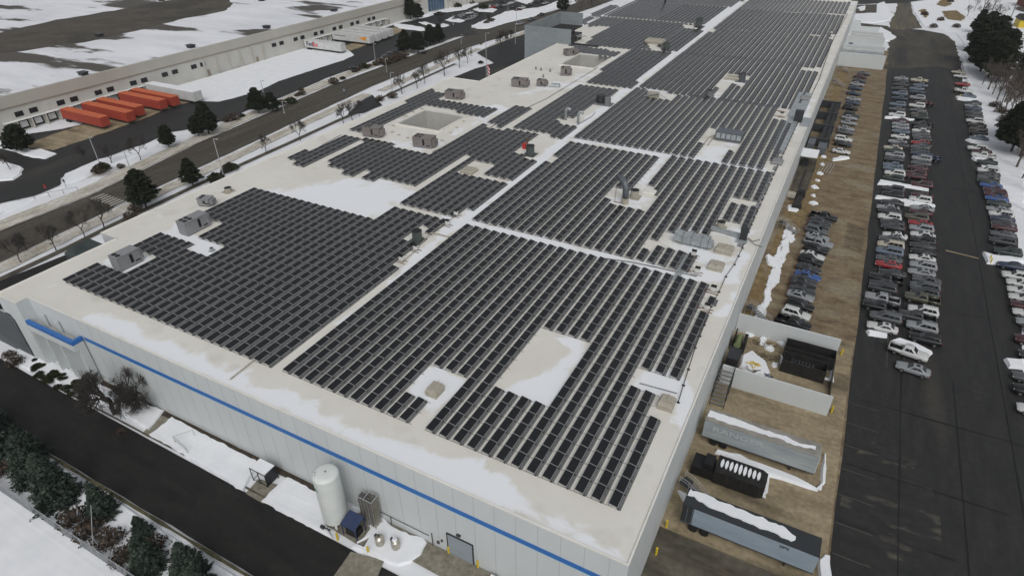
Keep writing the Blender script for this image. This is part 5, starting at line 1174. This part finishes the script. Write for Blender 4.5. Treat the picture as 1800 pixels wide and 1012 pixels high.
# smoking shelter
x,y = P(476,842); t = thing('smoking_shelter',(-54.2,32.6,0),'black framed glass smoking shelter with snowy roof by the wall','shelter',rz=0)
b = B(); b.box(-1.35,1.35,-.95,.95,2.3,2.38); b.build('roof_deck','black',t); b = B(); b.box(-1.28,1.28,-.88,.88,2.382,2.45); b.build('roof_snow','snow',t)
for sx in (-1.3,-.0,1.3):
    for sy in (-.9,.9): b = B(); b.box(sx-.04,sx+.04,sy-.04,sy+.04,0,2.29); b.build('post','black',t)
b = B(); b.box(1.29,1.31,-.85,.85,.3,2.2); b.build('glass_pane','glass_dark',t)
b = B(); b.box(-1.25,1.25,-.92,-.88,.25,.32); b.box(-1.25,1.25,.88,.92,.25,.32); b.box(-1.32,-1.28,-.85,.85,.25,.32); b.build('bottom_rail','black',t)
b = B(); b.box(-.8,.8,.3,.7,.4,.48); b.box(-.7,-.6,.35,.65,0,.399); b.box(.6,.7,.35,.65,0,.399); b.build('bench','wood',t)
# bike rack / football-goal like frame
x,y = P(305,780); t = thing('bike_rack',(-68.0,32.1,0),'grey tubular frame rack standing in the front snow','rack',rz=0)
b = B(); 
for s in (0,1): b.tube([(-1.9+s*3.2,-.9-s*.5,0),(-1.9+s*3.2,-.9-s*.5,1.5)],.05,6); 
for z in (.2,.85,1.5): b.tube([(-1.9,-.9,z),(1.3,-1.4,z)],.045,6)
b.tube([(-1.9,-.9,1.5),(-.6,1.2,1.5)],.04,6); b.tube([(-.6,1.2,1.5),(-.6,1.2,0)],.04,6); b.tube([(-1.9,-.9,.2),(-.6,1.2,.2)],.04,6)
b.build('tube_frame','galv_pole',t)
b = B(); b.obox((0,0,0),(.9,.6,.7)); b.obox((0,0,.702),(.8,.5,.2)); xy = P(876,1008)
tag(b.build('white_cabinet','white_paint',None,(xy[0],34.0,0)),'small white utility cabinet at the wall by the bottom edge','cabinet')
# wall plumbing
b = B(); b.tube([(-40.5,34.62,1.6),(-30,34.62,1.6)],.05,6); b.tube([(-35.5,34.6,0),(-35.5,34.6,1.6)],.05,6); b.tube([(-29.5,34.6,0),(-29.5,34.6,2.4)],.06,6); b.box(-28.9,-28.6,34.6,34.77,.9,1.3); b.box(-28.3,-28.1,34.6,34.77,1.6,1.9); tag(b.build('wall_pipe','pipe_dark'),'thin pipes on the front wall left of the roller door','pipe')
# chain link fence
FY = 15.3; fx = [-110+i*3.45 for i in range(26)]
t = thing('chain_link_fence',(0,0,0),'grey chain link fence on posts crossing the front snow field','fence')
for x in fx:
    b = B(); b.cyl((x,FY),.045,0,2.35,8); b.build('fence_post','galv_pole',t)
b = B(); b.tube([(fx[0],FY,2.3),(fx[-1],FY,2.3)],.03,6); b.build('top_rail','galv_pole',t)
b = B(); b.q([(fx[0],FY,.05),(fx[-1],FY,.05),(fx[-1],FY,2.3),(fx[0],FY,2.3)]); b.build('wire_mesh','chain_link',t)
b = B(); b.tube([(-63,FY,0),(-63,FY+.1,3.2)],.06,6); b.tube([(-63,FY,1.2),(-66.4,FY+3,4.0)],.035,5); tag(b.build('guy_pole','galv_pole'),'slanting guy pole beside the chain link fence','pole')
# tarp covered thing left
t = thing('roof_shed',(-110.6,48.4,0),'dark green peaked annex rising beside the left roof edge','annex')
b = B(); b.obox((0,0,0),(3.6,5.0,11.6)); b.build('wall','tarp_green',t)
b = B(); b.v = [(-1.9,-2.6,11.61),(1.9,-2.6,11.61),(1.9,2.6,11.61),(-1.9,2.6,11.61),(-.6,-1.4,12.9),(-.6,1.6,12.9)]; b.f = [(0,1,4),(1,2,5,4),(2,3,5),(3,0,4,5),(3,2,1,0)]; b.m = [0]*5; b.build('roof','tarp_green',t)
gsh('left_drive',[(-60,520),(0,496),(60,472),(122,447),(130,452),(140,470),(60,520),(0,545)],'asphalt_dark',amp=.3)
# ================================================================ poles and signs
def lamp(px,py,h,arm,label,m='galv_pole',az=0,grp='street lamps along the west road'):
    x,y = P(px,py); t = thing('street_lamp',(x,y,0),label,'street lamp',grp,az)
    b = B(); b.tube([(0,0,0),(0,0,h)],[.13,.08],8); b.build('pole',m,t)
    b = B(); b.tube([(0,0,h-.3),(arm*.5,0,h),(arm,0,h)],.05,6); b.build('arm',m,t)
    b = B(); b.obox((arm+.3,0,h-.08),(.8,.3,.14)); b.build('lamp_head',m,t)
    b = B(); b.cyl((0,0),.25,0,.4,10); b.build('base',m,t)
for a in [(394,312,10.6,1.0,'white lamp post rising past the roof edge left of the short array'),(690,165,7.6,.8,'white lamp post behind the array hugging the light well'),(855,107,11.2,1.2,'tallest white lamp post by the driveway mouth'),(177,293,8.4,.6,'white lamp post on the snow verge facing the orange trailers'),(229,297,5.0,2.6,'short grey lamp with long arm beside the verge trees'),(463,163,4.4,.8,'small white lamp in front of the snow lawn'),(500,200,4.2,1.5,'thin grey lamp among verge shrubs'),(660,108,7.2,.6,'white lamp post on the west dock yard verge'),(680,128,5.5,.5,'grey lamp post at the far edge of the road'),(811,77,4,.3,'thin dark lamp by the driveway tip'),(797,45,5,.4,'lamp standing on a snow island in the office lot'),(893,24,6,.5,'lamp on the snow verge by the distant cars'),(908,40,7.5,.5,'tall lamp at the verge left of the plant screen'),(906,78,9,.6,'lamp between the driveway and plant screen'),(984,18,5.5,.5,'lamp rising behind the plant screen')]: lamp(*a)
def upole(px,py,h,label):
    x,y = P(px,py); t = thing('utility_pole',(x,y,0),label,'utility pole','utility poles behind the snow bank')
    b = B(); b.tube([(0,0,0),(.3,0,h)],[.22,.14],8); b.build('pole','bark_pale',t); b = B(); b.box(-1.4,1.6,-.08,.08,h-1.2,h-1.0); b.build('crossarm','bark_pale',t)
    b = B(); b.cyl((.5,.2),.3,h-2.6,h-1.7,10); b.build('transformer','galv',t)
upole(1785,125,13,'leaning utility pole between dark trees on the right'); upole(1768,52,12,'far utility pole with crossarm over the snowy yard'); upole(1761,66,8,'short pole before the dark shed')
for i,(px,py,l) in enumerate([(84,340,'small red sign post in the verge snow'),(345,166,'pale blue sign board beside the footpath') if False else (606,168,'pale blue sign by the footpath'),(117,330,'dark bent sign post near the verge')]):
    x,y = P(px,py); t = thing('sign_post',(x,y,0),l,'sign'); b = B(); b.tube([(0,0,0),(0,0,2.2)],.05,6); b.build('post','steel_dark',t); b = B(); b.box(-.4,.4,-.03,.03,1.5,2.3); b.build('sign_board','trailer_blue' if 'blue' in l else 'red_paint' if 'red' in l else 'steel_dark',t)
t = thing('handrail',(*P(36,356),0),'low steel handrail frame in the verge snow','railing'); b = B()
for k in range(5): b.tube([(k*1.6,k*2.6,0),(k*1.6,k*2.6,1.2)],.05,5)
b.tube([(0,0,1.2),(6.4,10.4,1.2)],.04,5); b.build('rail','steel_dark',t)
# flags
for (px,py,h,l,fl) in [(829,150,8.6,'flagpole with a drooping red and white flag in the entrance recess',True),(842,146,9.5,'bare flagpole right of the flag',False)]:
    x,y = P(px,py-8); x=-106.0 if fl else -104.6; y=181 if fl else 178
    t = thing('flagpole',(x,y,0),l,'flagpole','flagpoles at the entrance recess'); b = B(); b.tube([(0,0,0),(0,0,15.5)],[.1,.05],8); b.build('pole','galv_pole',t)
    if fl:
        for k in range(6):
            b = B(); b.v = []
            for j in range(5): b.v += [(.1+j*.22,.12*math.sin(j*1.7+k*.5),14.6-k*.55-j*.25),(.1+j*.22,.12*math.sin(j*1.7+k*.5+.4),14.05-k*.55-j*.25)]
            b.f = [(2*j,2*j+2,2*j+3,2*j+1) for j in range(4)]; b.m = [0]*4; b.build('flag_stripe','red_paint' if k%2==0 else 'white_paint',t)
for (x0,x1,y0,y1,h,l) in [(-117.5,-106.5,196.5,199.5,4.0,'cream entrance canopy farther back'),(-110.5,-103.5,189,196,5.2,'cream entrance canopy joined to the recess wall')]:
    b = B(); b.box(x0,x1,y0,y1,h,h+.5,0); b.box(x0+.6,x0+1.0,y0+.5,y0+.9,0,h-.002); b.box(x1-1,x1-.6,y1-.9,y1-.5,0,h-.002); tag(b.build('entrance_canopy','membrane_trim'),l,'canopy')
sheet('entrance_recess',[(-116,171),(-102.6,171),(-102.6,196),(-110,200),(-119,200),(-121,188)],'asphalt')
# houses and yards beyond the right tree line
def house(x,y,sx,sy,h,rz,wm,rm,l):
    t = thing('house',(x,y,0),l,'house',None,rz); b = B(); b.obox((0,0,0),(sx,sy,h)); b.build('wall',wm,t)
    b = B(); a,c = sx/2+.5, sy/2+.5; b.v=[(-a,-c,h),(a,-c,h),(a,c,h),(-a,c,h),(-a,0,h+2.4),(a,0,h+2.4)]; b.f=[(0,1,5,4),(2,3,4,5),(0,4,3),(1,2,5),(3,2,1,0)]; b.m=[0]*5; b.build('roof',rm,t)
    b = B(); b.box(-1,1,-sy/2-.03,-sy/2+.01,1,2.4); b.build('window','glass_dark',t)
x,y = P(1793,46); house(x+6,y,16,9,3.5,.1,'yellow','black_steel','dark shed with pale yellow gable behind the snow field')
x,y = P(1795,10); house(x+8,y,18,12,5,.2,'brick','shingle','red brick house at the top right corner')
x,y = P(1760,6); house(x+2,y+20,14,10,4,.2,'west_wall','shingle','pale house far back behind bare trees')
for px,py,c,l in [(1795,70,'white','white car parked in the snowy yard behind the trees'),(1786,60,'black','black car parked beside the dark shed')]:
    x,y = P(px,py,.8); make_car('sedan',c,x,y,.1,l,None,1.0)
sheet('back_lane',[P(1782,14),P(1800,12),P(1900,12),P(1900,22),P(1800,22),P(1784,17)],'road_worn')
# cones of slender row structures at the far end
x,y = P(1494,-4)
# ================================================================ vegetation
def leafquad(b, p, s, rnd, mi=0, flat=.0):
    a = Vector((rnd.gauss(0,1),rnd.gauss(0,1),rnd.gauss(0,1)*(1-flat))); a.normalize()
    c = a.cross(Vector((rnd.gauss(0,1),rnd.gauss(0,1),rnd.gauss(0,1)))); 
    if c.length < 1e-5: return
    c.normalize(); p = Vector(p)
    b.q([p-a*s-c*s*.32, p+a*s*.2-c*s*.5, p+a*s, p+a*s*.1+c*s*.5], mi)
def spruce_mesh(seed, H, R, nw, m, base=.06, dens=26, leaf=.30):
    """whorled conifer: branches sweep out, each carries many needle sprays"""
    rnd = random.Random(seed); lo = B(); tr = B()
    tr.tube([(0,0,0),(0,0,H*.96)],[.035*H*.55,.02],8)
    for w in range(nw):
        u = w/(nw-1); z = H*(base+(.97-base)*u); r = R*(1-u)**.72*(.9+.2*rnd.random())+.12
        nb = int(9+6*(1-u)); off = rnd.random()*6.28
        for k in range(nb):
            a = off+k*6.283/nb+rnd.uniform(-.25,.25); L_ = r*rnd.uniform(.72,1.12); droop = -.10*L_+.10*L_*rnd.random()
            tr.tube([(0,0,z),(L_*.9*math.cos(a),L_*.9*math.sin(a),z+droop)],[.03,.012],3,cap=False)
            ns = max(4,int(dens*L_/R*.6)+3)
            for s in range(ns):
                t_ = (s+rnd.random())/ns; t_ = .18+.85*t_
                wd = .34*L_*(1-t_)+.16; off2 = rnd.uniform(-wd,wd)
                px_ = L_*t_*math.cos(a)-off2*math.sin(a); py_ = L_*t_*math.sin(a)+off2*math.cos(a); pz = z+droop*t_*t_-.12*abs(off2)+rnd.uniform(-.12,.10)
                leafquad(lo,(px_,py_,pz),leaf*rnd.uniform(.7,1.25)*(1 if t_ < .9 else .8),rnd,0,.55)
    return lo.mesh('crown',m), tr.mesh('trunk','bark')
def pine_mesh(seed, H, R, m, n=2600, leaf=.42, trunk=.22, shape=.62):
    """open pine: limbs with rounded tufts, gaps between"""
    rnd = random.Random(seed); lo = B(); tr = B()
    pts = [(0,0,0)]
    for i in range(1,7): pts.append((rnd.uniform(-.25,.25)*i/3,rnd.uniform(-.25,.25)*i/3,H*.96*i/6))
    tr.tube(pts,[.22*H/9*(1-i/7.5) for i in range(7)],8)
    tufts = []; nt = 110
    for i in range(nt):
        v_ = (i+rnd.random())/nt; u = trunk+(1-trunk)*v_**1.15
        prof = min(1, (1-v_)**shape*1.08+.06)*min(1,.55+v_*3)
        a = i*2.399+rnd.uniform(-.5,.5); r = R*prof*rnd.uniform(.30,1.0)**.6; z = H*u+rnd.uniform(-.3,.3)
        c = (r*math.cos(a),r*math.sin(a),min(z,H*.98)); tufts.append((c,R*rnd.uniform(.15,.27)*(.6+.5*prof)))
        i0 = min(5,int(u*6*.9)); p0 = pts[i0]; tr.tube([p0,((p0[0]+c[0])/2,(p0[1]+c[1])/2,(p0[2]+c[2])/2-.2),c],[.06,.04,.02],3,cap=False)
    for k in range(n):
        c, r = tufts[k%nt]; v = Vector((rnd.gauss(0,1),rnd.gauss(0,1),rnd.gauss(0,1))); v.normalize(); q_ = r*rnd.random()**.4
        leafquad(lo,(c[0]+v.x*q_*1.35,c[1]+v.y*q_*1.35,c[2]+v.z*q_*.62),leaf*rnd.uniform(.5,1.15),rnd,0,.35)
    return lo.mesh('crown',m), tr.mesh('trunk','bark')
def bare_mesh(seed, H, spread=.55, depth=5, m='bark', trunk=.22, lean=0, kids=3, r0=.16, twig=.010, wide=.75):
    rnd = random.Random(seed); b = B(); tw = B()
    def grow(p, d, l, r, dep):
        q_ = p+d*l; bend = Vector((rnd.uniform(-.12,.12),rnd.uniform(-.12,.12),rnd.uniform(-.02,.10)))*l
        mid = (p+q_)/2+bend
        tgt = b if dep > depth-2 else tw
        tgt.tube([p,mid,q_],[r,r*.85,r*.68],5 if dep > depth-2 else 3,cap=False)
        if dep == 0: return
        nk = kids+(1 if rnd.random() < .45 else 0)
        for i in range(nk):
            a = rnd.uniform(0,6.283); s = spread*rnd.uniform(.6,1.3)
            ax = d.cross(Vector((math.cos(a),math.sin(a),.3)))
            if ax.length < 1e-4: continue
            nd = (d+ax.normalized()*s*1.2+Vector((0,0,.16))).normalized()
            st = q_ if i < 2 else p+(q_-p)*rnd.uniform(.45,.9)
            grow(st, nd, l*rnd.uniform(.62,.86), max(twig,r*.62), dep-1)
    grow(Vector((0,0,0)), Vector((lean,0,1)).normalized(), H*trunk, r0, depth)
    zs = [v[2] for v in tw.v]; rr = sorted(math.hypot(v[0],v[1]) for v in tw.v)[int(len(tw.v)*.97)]; k = H/max(zs); kr = (wide*H/2)/rr
    for q_ in (b, tw): q_.v = [(v[0]*kr,v[1]*kr,v[2]*k) for v in q_.v]
    return tw.mesh('crown',m), b.mesh('trunk',m)
def shrub_mesh(seed, R, H, n, m, leaf=.16):
    rnd = random.Random(seed); b = B(); tw = B()
    for k in range(n):
        a = rnd.random()*6.283; e = rnd.random()**.6; r = R*e; z = H*(1-.55*e*e)*rnd.uniform(.45,1.05)
        q_ = (r*math.cos(a),r*math.sin(a),z)
        if k%2 == 0: tw.tube([(q_[0]*.15,q_[1]*.15,0),(q_[0]*.7,q_[1]*.7,z*.6),q_],[.02,.014,.008],3,cap=False)
        leafquad(b,q_,leaf*rnd.uniform(.5,1.3),rnd)
    return b.mesh('crown',m), tw.mesh('stems','bark')
def plant(kind, name, meshes, x, y, label, cat, group=None, s=1.0, rz=None, z=0.0, sz=None):
    t = thing(name,(x,y,z),label,cat,group,random.uniform(0,6.28) if rz is None else rz); t.scale = (s,s,(sz or 1)*s)
    for me, nm in zip(meshes,('crown','trunk' if kind != 'shrub' else 'stems')):
        o = bpy.data.objects.new(nm, me); C.objects.link(o); o.parent = t
    return t
SP = [spruce_mesh(i,8.0,2.7,26,'needle_spruce',dens=54,leaf=.25) for i in (1,2)]
PN = [pine_mesh(10+i,9.5,3.3,'needle_dark',n=9000,leaf=.34,shape=(.55,.8,.4)[i]) for i in range(3)]
BR = [bare_mesh(20+i,7.0,depth=6,r0=.13,twig=.012,wide=.72,spread=.6) for i in range(3)]
BRB = [bare_mesh(40+i,8.6,spread=.85,depth=7,trunk=.14,r0=.20,kids=3,twig=.0055,lean=.15*(i*2-1),wide=.95) for i in range(2)]
BRF = [bare_mesh(60+i,13,spread=.6,depth=7,trunk=.2,r0=.3,kids=2,twig=.028,m='bark_pale',wide=.62) for i in range(2)]
SH = [shrub_mesh(80,1.1,1.3,260,'shrub_brown'), shrub_mesh(81,1.2,1.1,340,'needle_olive',.2)]
# front conifer hedge
fr = 'conifers along the front drive'
for i,(x,y,kind,s,l) in enumerate([(-95.5,20.3,0,1.10,'spruce at the very left end of the hedge'),(-90.0,18.6,1,1.05,'tall dark spruce filling the left edge of the front hedge'),(-85.0,20.4,0,.80,'dark spruce just right of the leftmost ones'),(-80.8,18.6,0,.98,'dark spruce left of the largest one'),(-74.6,18.0,1,1.10,'broad blue-green spruce in the middle of the hedge, largest'),(-67.6,19.4,0,.74,'smaller conical spruce right of the largest'),(-60.4,19.6,1,.52,'little ragged spruce at the hedge gap'),(-56.0,17.2,1,.80,'bushy spruce first of the right group, low over the fence'),(-50.6,18.6,0,.88,'dense spruce near the bottom edge'),(-47.2,17.4,1,.80,'spruce beside the bottom frame edge'),(-42.6,18.8,0,.78,'rightmost spruce of the hedge at the bottom edge')]):
    plant('tree','spruce_tree',SP[kind],x,y,l,'spruce tree',fr,s)
for i,(x,y,r,l) in enumerate([(-85.5,17.2,1.5,'brown twiggy bush below the left spruces'),(-69.6,16.9,1.7,'brown rounded bush under the small spruce'),(-66.2,16.8,1.7,'brown bush next to it towards the gap'),(-62.9,17.3,1.6,'scruffy brown bush at the gap in the hedge'),(-59.6,16.6,1.5,'brown bush left of the right spruce group'),(-57.6,19.2,1.5,'brown bush between the little ragged spruce and the drive'),(-53.2,19.6,1.5,'brown leafless bush in the middle of the right group'),(-92,17.4,1.5,'olive bush at the left end foot of the hedge')]):
    plant('shrub','bush',SH[0] if 'brown' in l else SH[1],x,y,l,'bush','bushes under the front hedge',r)
# bare trees at the front corner
for px,py,k,s,l in [(202,727,0,1.05,'leaning bare tree with wide crown beside the white front wall'),(246,716,1,.92,'bare tree right of the leaning one, closer to the wall')]:
    x,y = P(px,py); plant('tree','bare_tree',BRB[k],x,y,l,'bare tree','bare trees by the front wall',s,rz=3.4 if k == 0 else .5)
rnd = random.Random(5)
k = 0
for i in range(48):
    u = rnd.random(); px = 62+u*90; py = 637+u*48+rnd.uniform(-3,26)
    x,y = P(px,py); y = min(y,33.5)
    t = plant('shrub','low_shrub',SH[1],x,y,'low dark green shrub poking through the snow bed before the portico','shrub','low shrubs in the snowy front bed',.52*rnd.uniform(.6,1.2),z=.28)
for px,py,s,l in [(30,640,1.3,'twiggy grey bush at the left end of the front bed'),(18,628,1.0,'small reddish bush at the corner of the annex'),(215,760,.6,'small tan shrub by the entry walk')]:
    x,y = P(px,py); plant('shrub','bush',SH[0],x,y,l,'bush',None,s)
# west of the building
for i,(px,py,s,k,l) in enumerate([(258,366,1.02,0,'tall dense pine overlapping the road, beside the left roof edge'),(340,327,.78,1,'wide low pine right of the tall one by the roof edge')]):
    x,y = P(px,py); plant('tree','pine_tree',PN[k],x,y,l,'pine tree','pines between the road and the factory',s)
for i,(px,py,s,k,sz,l) in enumerate([(40,268,.95,2,.8,'dark pine in front of the first dock doors'),(298,259,.62,0,1,'small pine on the verge facing the orange trailers'),(368,237,.95,1,1,'broad dark pine on the verge above the lamp post'),(350,240,.6,2,1,'small companion pine left of the broad one'),(455,200,.80,0,1,'snow-edged pine on the verge by the snow lawn'),(480,196,.75,1,.8,'flat wide pine right of the snow-edged one'),
    (722,34,1.05,0,1,'tall pine against the warehouse end by the office'),(735,36,.8,2,1,'shorter pine right of the tall one'),(713,92,1.0,1,.9,'dark pine west of the road, left of a pair'),(735,94,1.0,2,.85,'dark pine west of the road, right of a pair'),(757,80,.85,0,1,'pine left of the driveway tip'),(772,76,.8,1,1,'pine nearest the driveway tip'),(989,22,.9,2,1,'dark pine behind the plant screen')]):
    x,y = P(px,py); plant('tree','pine_tree',PN[k],x,y,l,'pine tree','pines west of the road',s*1.12,sz=sz)
bt = 'young bare trees along the footpath'
for i,(px,py,s,l) in enumerate([(38,462,.9,'first young bare tree from the left by the footpath'),(48,442,.7,'second thin bare tree from the left'),(99,440,1.0,'third bare tree beside the green annex'),(149,417,1.0,'bare tree just left of the crosswalk foot'),(183,400,1.05,'bare tree overlapping the crosswalk'),(469,270,.9,'lone bare tree with a dark base left of the short array'),(528,248,.95,'bare tree above the short array'),(604,217,1.0,'bare tree in a cluster by the dark driveway'),(620,213,1.0,'second bare tree of the cluster by the dark driveway'),(632,205,.8,'third bare tree of the cluster by the dark driveway'),(707,166,1.1,'bare tree right of the white lamp post'),(733,156,1.05,'bare tree near the light well array'),(747,148,1.1,'bare tree with a dark base over the roof edge'),(782,134,1.5,'large forked bare tree left of the entrance recess'),(808,120,1.2,'bare tree at the bank of the entrance recess'),(822,112,1.0,'small bare tree behind the entrance recess'),(882,88,1.3,'bare tree between the driveways'),(888,84,1.1,'bare tree behind it between the driveways'),(896,78,1.0,'thin bare tree left of the plant screen'),(155,291,.9,'bare tree on the verge left of its lamp post'),(199,290,1.0,'leaning bare tree on the verge right of its lamp post'),(248,283,1.1,'bare tree by the snowy verge slope'),(20,302,.8,'small bare tree on the left snow island'),(775,48,.8,'bare tree on the snow island in the office lot'),(845,40,.8,'bare tree on the large distant verge'),(860,42,.8,'second bare tree on the large distant verge')]):
    x,y = P(px,py); plant('tree','bare_tree',BR[i%3],x,y,l,'bare tree',bt,s*1.0)
for i,(px,py) in enumerate([(173,305),(180,300),(213,296),(400,215),(412,212),(425,206),(495,185),(511,182),(523,170),(531,168),(587,148),(603,140),(630,125),(640,121),(650,118),(660,116),(668,112),(676,108),(690,104),(700,103),(745,96),(855,43),(862,40),(868,37),(240,372),(405,300),(395,305),(668,178),(690,173),(845,112),(230,387),(380,318),(530,160),(440,192)]):
    x,y = P(px,py); plant('shrub','bush',SH[i%2] if i%3 else SH[0],x,y,'brown leafless bush, %s from the left along the west road verge' % ordinal(i+1),'bush','bushes along the west road verge',1.5+.5*math.sin(i*2.1))
for i,(px,py) in enumerate([(685,112),(693,109),(702,106),(710,103),(676,115)]):
    x,y = P(px,py); plant('shrub','hedge_bush',SH[0],x,y,'big brown hedge bush, %s in the dense clump left of the dark pines' % ordinal(i+1),'bush','big brown hedge bushes',2.4)
for i,(px,py,l) in enumerate([(803,14,'dark clipped hedge against the office wall'),(826,8,'second dark hedge farther along the office wall'),(850,17,'dark hedge on the snow island of the office lot')]):
    x,y = P(px,py); plant('shrub','hedge_bush',SH[1],x,y,l,'hedge',None,2.6)
for i in range(16):
    px = 1000+rnd.random()*60; py = 22-(px-1000)*.28+rnd.uniform(-9,3); x,y = P(px,py); plant('tree','bare_tree',BRF[i%2],x,y,'brown bare tree, %s of the thicket behind the plant screen' % ordinal(i+1),'bare tree','thicket behind the plant screen',.55)
for px,py,l in [(1021,112,'small dark bush inside the second light well'),(1000,110,'tiny bush in the left of the second light well')]:
    x,y = P(px,py,2); x=-84 if 'small' in l else -86; y=205; plant('shrub','bush',SH[1],x,y,l,'bush',None,1.6,z=1.0)
# right tree line
for i,(px,py,k,s,l) in enumerate([(1712,112,0,1.45,'large dark evergreen at the left of the right tree mass'),(1722,128,1,1.5,'large dark evergreen second from the left in the tree mass'),(1736,138,2,1.5,'broad dark evergreen at the near side of the tree mass'),(1750,146,0,1.4,'dark evergreen near the leaning utility pole'),(1718,92,2,1.5,'evergreen behind the leftmost one in the tree mass'),(1736,108,1,1.6,'tallest dark evergreen in the right tree mass'),(1754,122,2,1.5,'dark evergreen at the right side of the tree mass'),(1730,74,0,1.3,'evergreen behind the tallest one'),(1744,88,2,1.4,'evergreen at the back of the tree mass'),(1716,60,1,1.1,'thin dark evergreen far back by the snow bank'),(1776,268,2,1.4,'dark evergreen beyond the far right cars'),(1793,275,0,1.5,'dark evergreen at the right frame edge'),(1785,248,1,1.4,'dark evergreen above the one at the frame edge'),(1802,250,2,1.4,'evergreen cut by the right frame edge'),(1770,246,0,1.0,'small evergreen next to the bare trees by the bank'),(1798,150,2,1.3,'dark evergreen right of the leaning utility pole'),(1790,170,0,1.1,'dark evergreen in front of it')]):
    x,y = P(px,py); plant('tree','evergreen_tree',PN[k],x,y,l,'evergreen tree','evergreens in the right tree line',s,sz=1.05)
for i,(px,py,s) in enumerate([(1726,150,.8),(1736,160,.85),(1744,168,.9),(1752,176,.8),(1758,188,.9),(1764,198,.8),(1772,212,.9),(1766,180,.9),(1776,196,.9),(1784,214,.8),(1760,160,1.0),(1774,178,1.0),(1788,196,.9),(1732,40,.8),(1742,24,.9),(1752,44,.8),(1722,36,.7),(1786,296,.9),(1796,316,.9),(1806,340,.9),(1804,300,.9),(1728,18,.8),(1790,235,.8),(1700,30,.5),(1712,20,.6)]):
    x,y = P(px,py); plant('tree','bare_tree',BRF[i%2],x,y,'tall grey-brown bare tree, %s of the right tree line' % ordinal(i+1),'bare tree','bare trees in the right tree line',s)
for i,(px,py) in enumerate([(1653,38),(1624,28),(1680,50),(1670,5),(1758,200),(1762,215),(1748,190),(1640,50)]):
    x,y = P(px,py); plant('shrub','bush',SH[0],x,y,'scrubby brown bush, %s on the snowy bank at the right' % ordinal(i+1),'bush','scrub on the right snowy bank',1.8)

# ================================================================ camera, light, air
cam = bpy.data.cameras.new('camera'); co = bpy.data.objects.new('camera', cam); C.objects.link(co); bpy.context.scene.camera = co
cam.sensor_width = 36; cam.lens = FPX/1800*36; cam.clip_start = .5; cam.clip_end = 5000
M3 = Matrix((( CR[0],CU[0],-CF[0]),(CR[1],CU[1],-CF[1]),(CR[2],CU[2],-CF[2]))); co.matrix_world = Matrix.Translation((0,0,CH)) @ M3.to_4x4()
w = bpy.data.worlds.new('World'); bpy.context.scene.world = w; w.use_nodes = True
N = w.node_tree.nodes; L = w.node_tree.links; bg = N['Background']
sky = N.new('ShaderNodeTexSky'); sky.sky_type = 'NISHITA'; sky.sun_disc = False; sky.sun_elevation = math.radians(48); sky.sun_rotation = math.radians(148); sky.air_density = 1.0; sky.dust_density = 4.0
hs = N.new('ShaderNodeHueSaturation'); hs.inputs['Saturation'].default_value = .22
L.new(sky.outputs[0], hs.inputs['Color']); L.new(hs.outputs[0], bg.inputs[0]); bg.inputs[1].default_value = SKY_S
sun = bpy.data.lights.new('sun','SUN'); so = bpy.data.objects.new('sun', sun); C.objects.link(so); sun.energy = SUN_E; sun.angle = math.radians(28); sun.color = (1,.97,.92)
el = math.radians(48); az = math.radians(148)   # azimuth clockwise from +y
sd = Vector((math.sin(az)*math.cos(el), math.cos(az)*math.cos(el), math.sin(el)))
so.rotation_euler = sd.to_track_quat('Z','Y').to_euler()
sc = bpy.context.scene; sc.view_settings.view_transform = 'Standard'; sc.view_settings.look = 'None'; sc.view_settings.exposure = EXPO
if HAZE:
    m = bpy.data.materials.new('haze_air'); m.use_nodes = True; nt = m.node_tree; nt.nodes.remove(nt.nodes['Principled BSDF'])
    pv = nt.nodes.new('ShaderNodeVolumePrincipled'); pv.inputs['Color'].default_value = (.86,.88,.92,1); pv.inputs['Density'].default_value = HAZE; pv.inputs['Anisotropy'].default_value = .2
    nt.links.new(pv.outputs[0], nt.nodes['Material Output'].inputs['Volume']); MT['haze_air'] = m
    b = B(); b.box(-1620,1220,-420,2620,-1,CH+6); tag(b.build('haze','haze_air'), kind='stuff')

for o in list(C.objects):
    if o.parent is None and 'label' in o and not 4 <= len(o['label'].replace(',',' ').split()) <= 16: print('LABEL', len(o['label'].split()), o.name, o['label'])
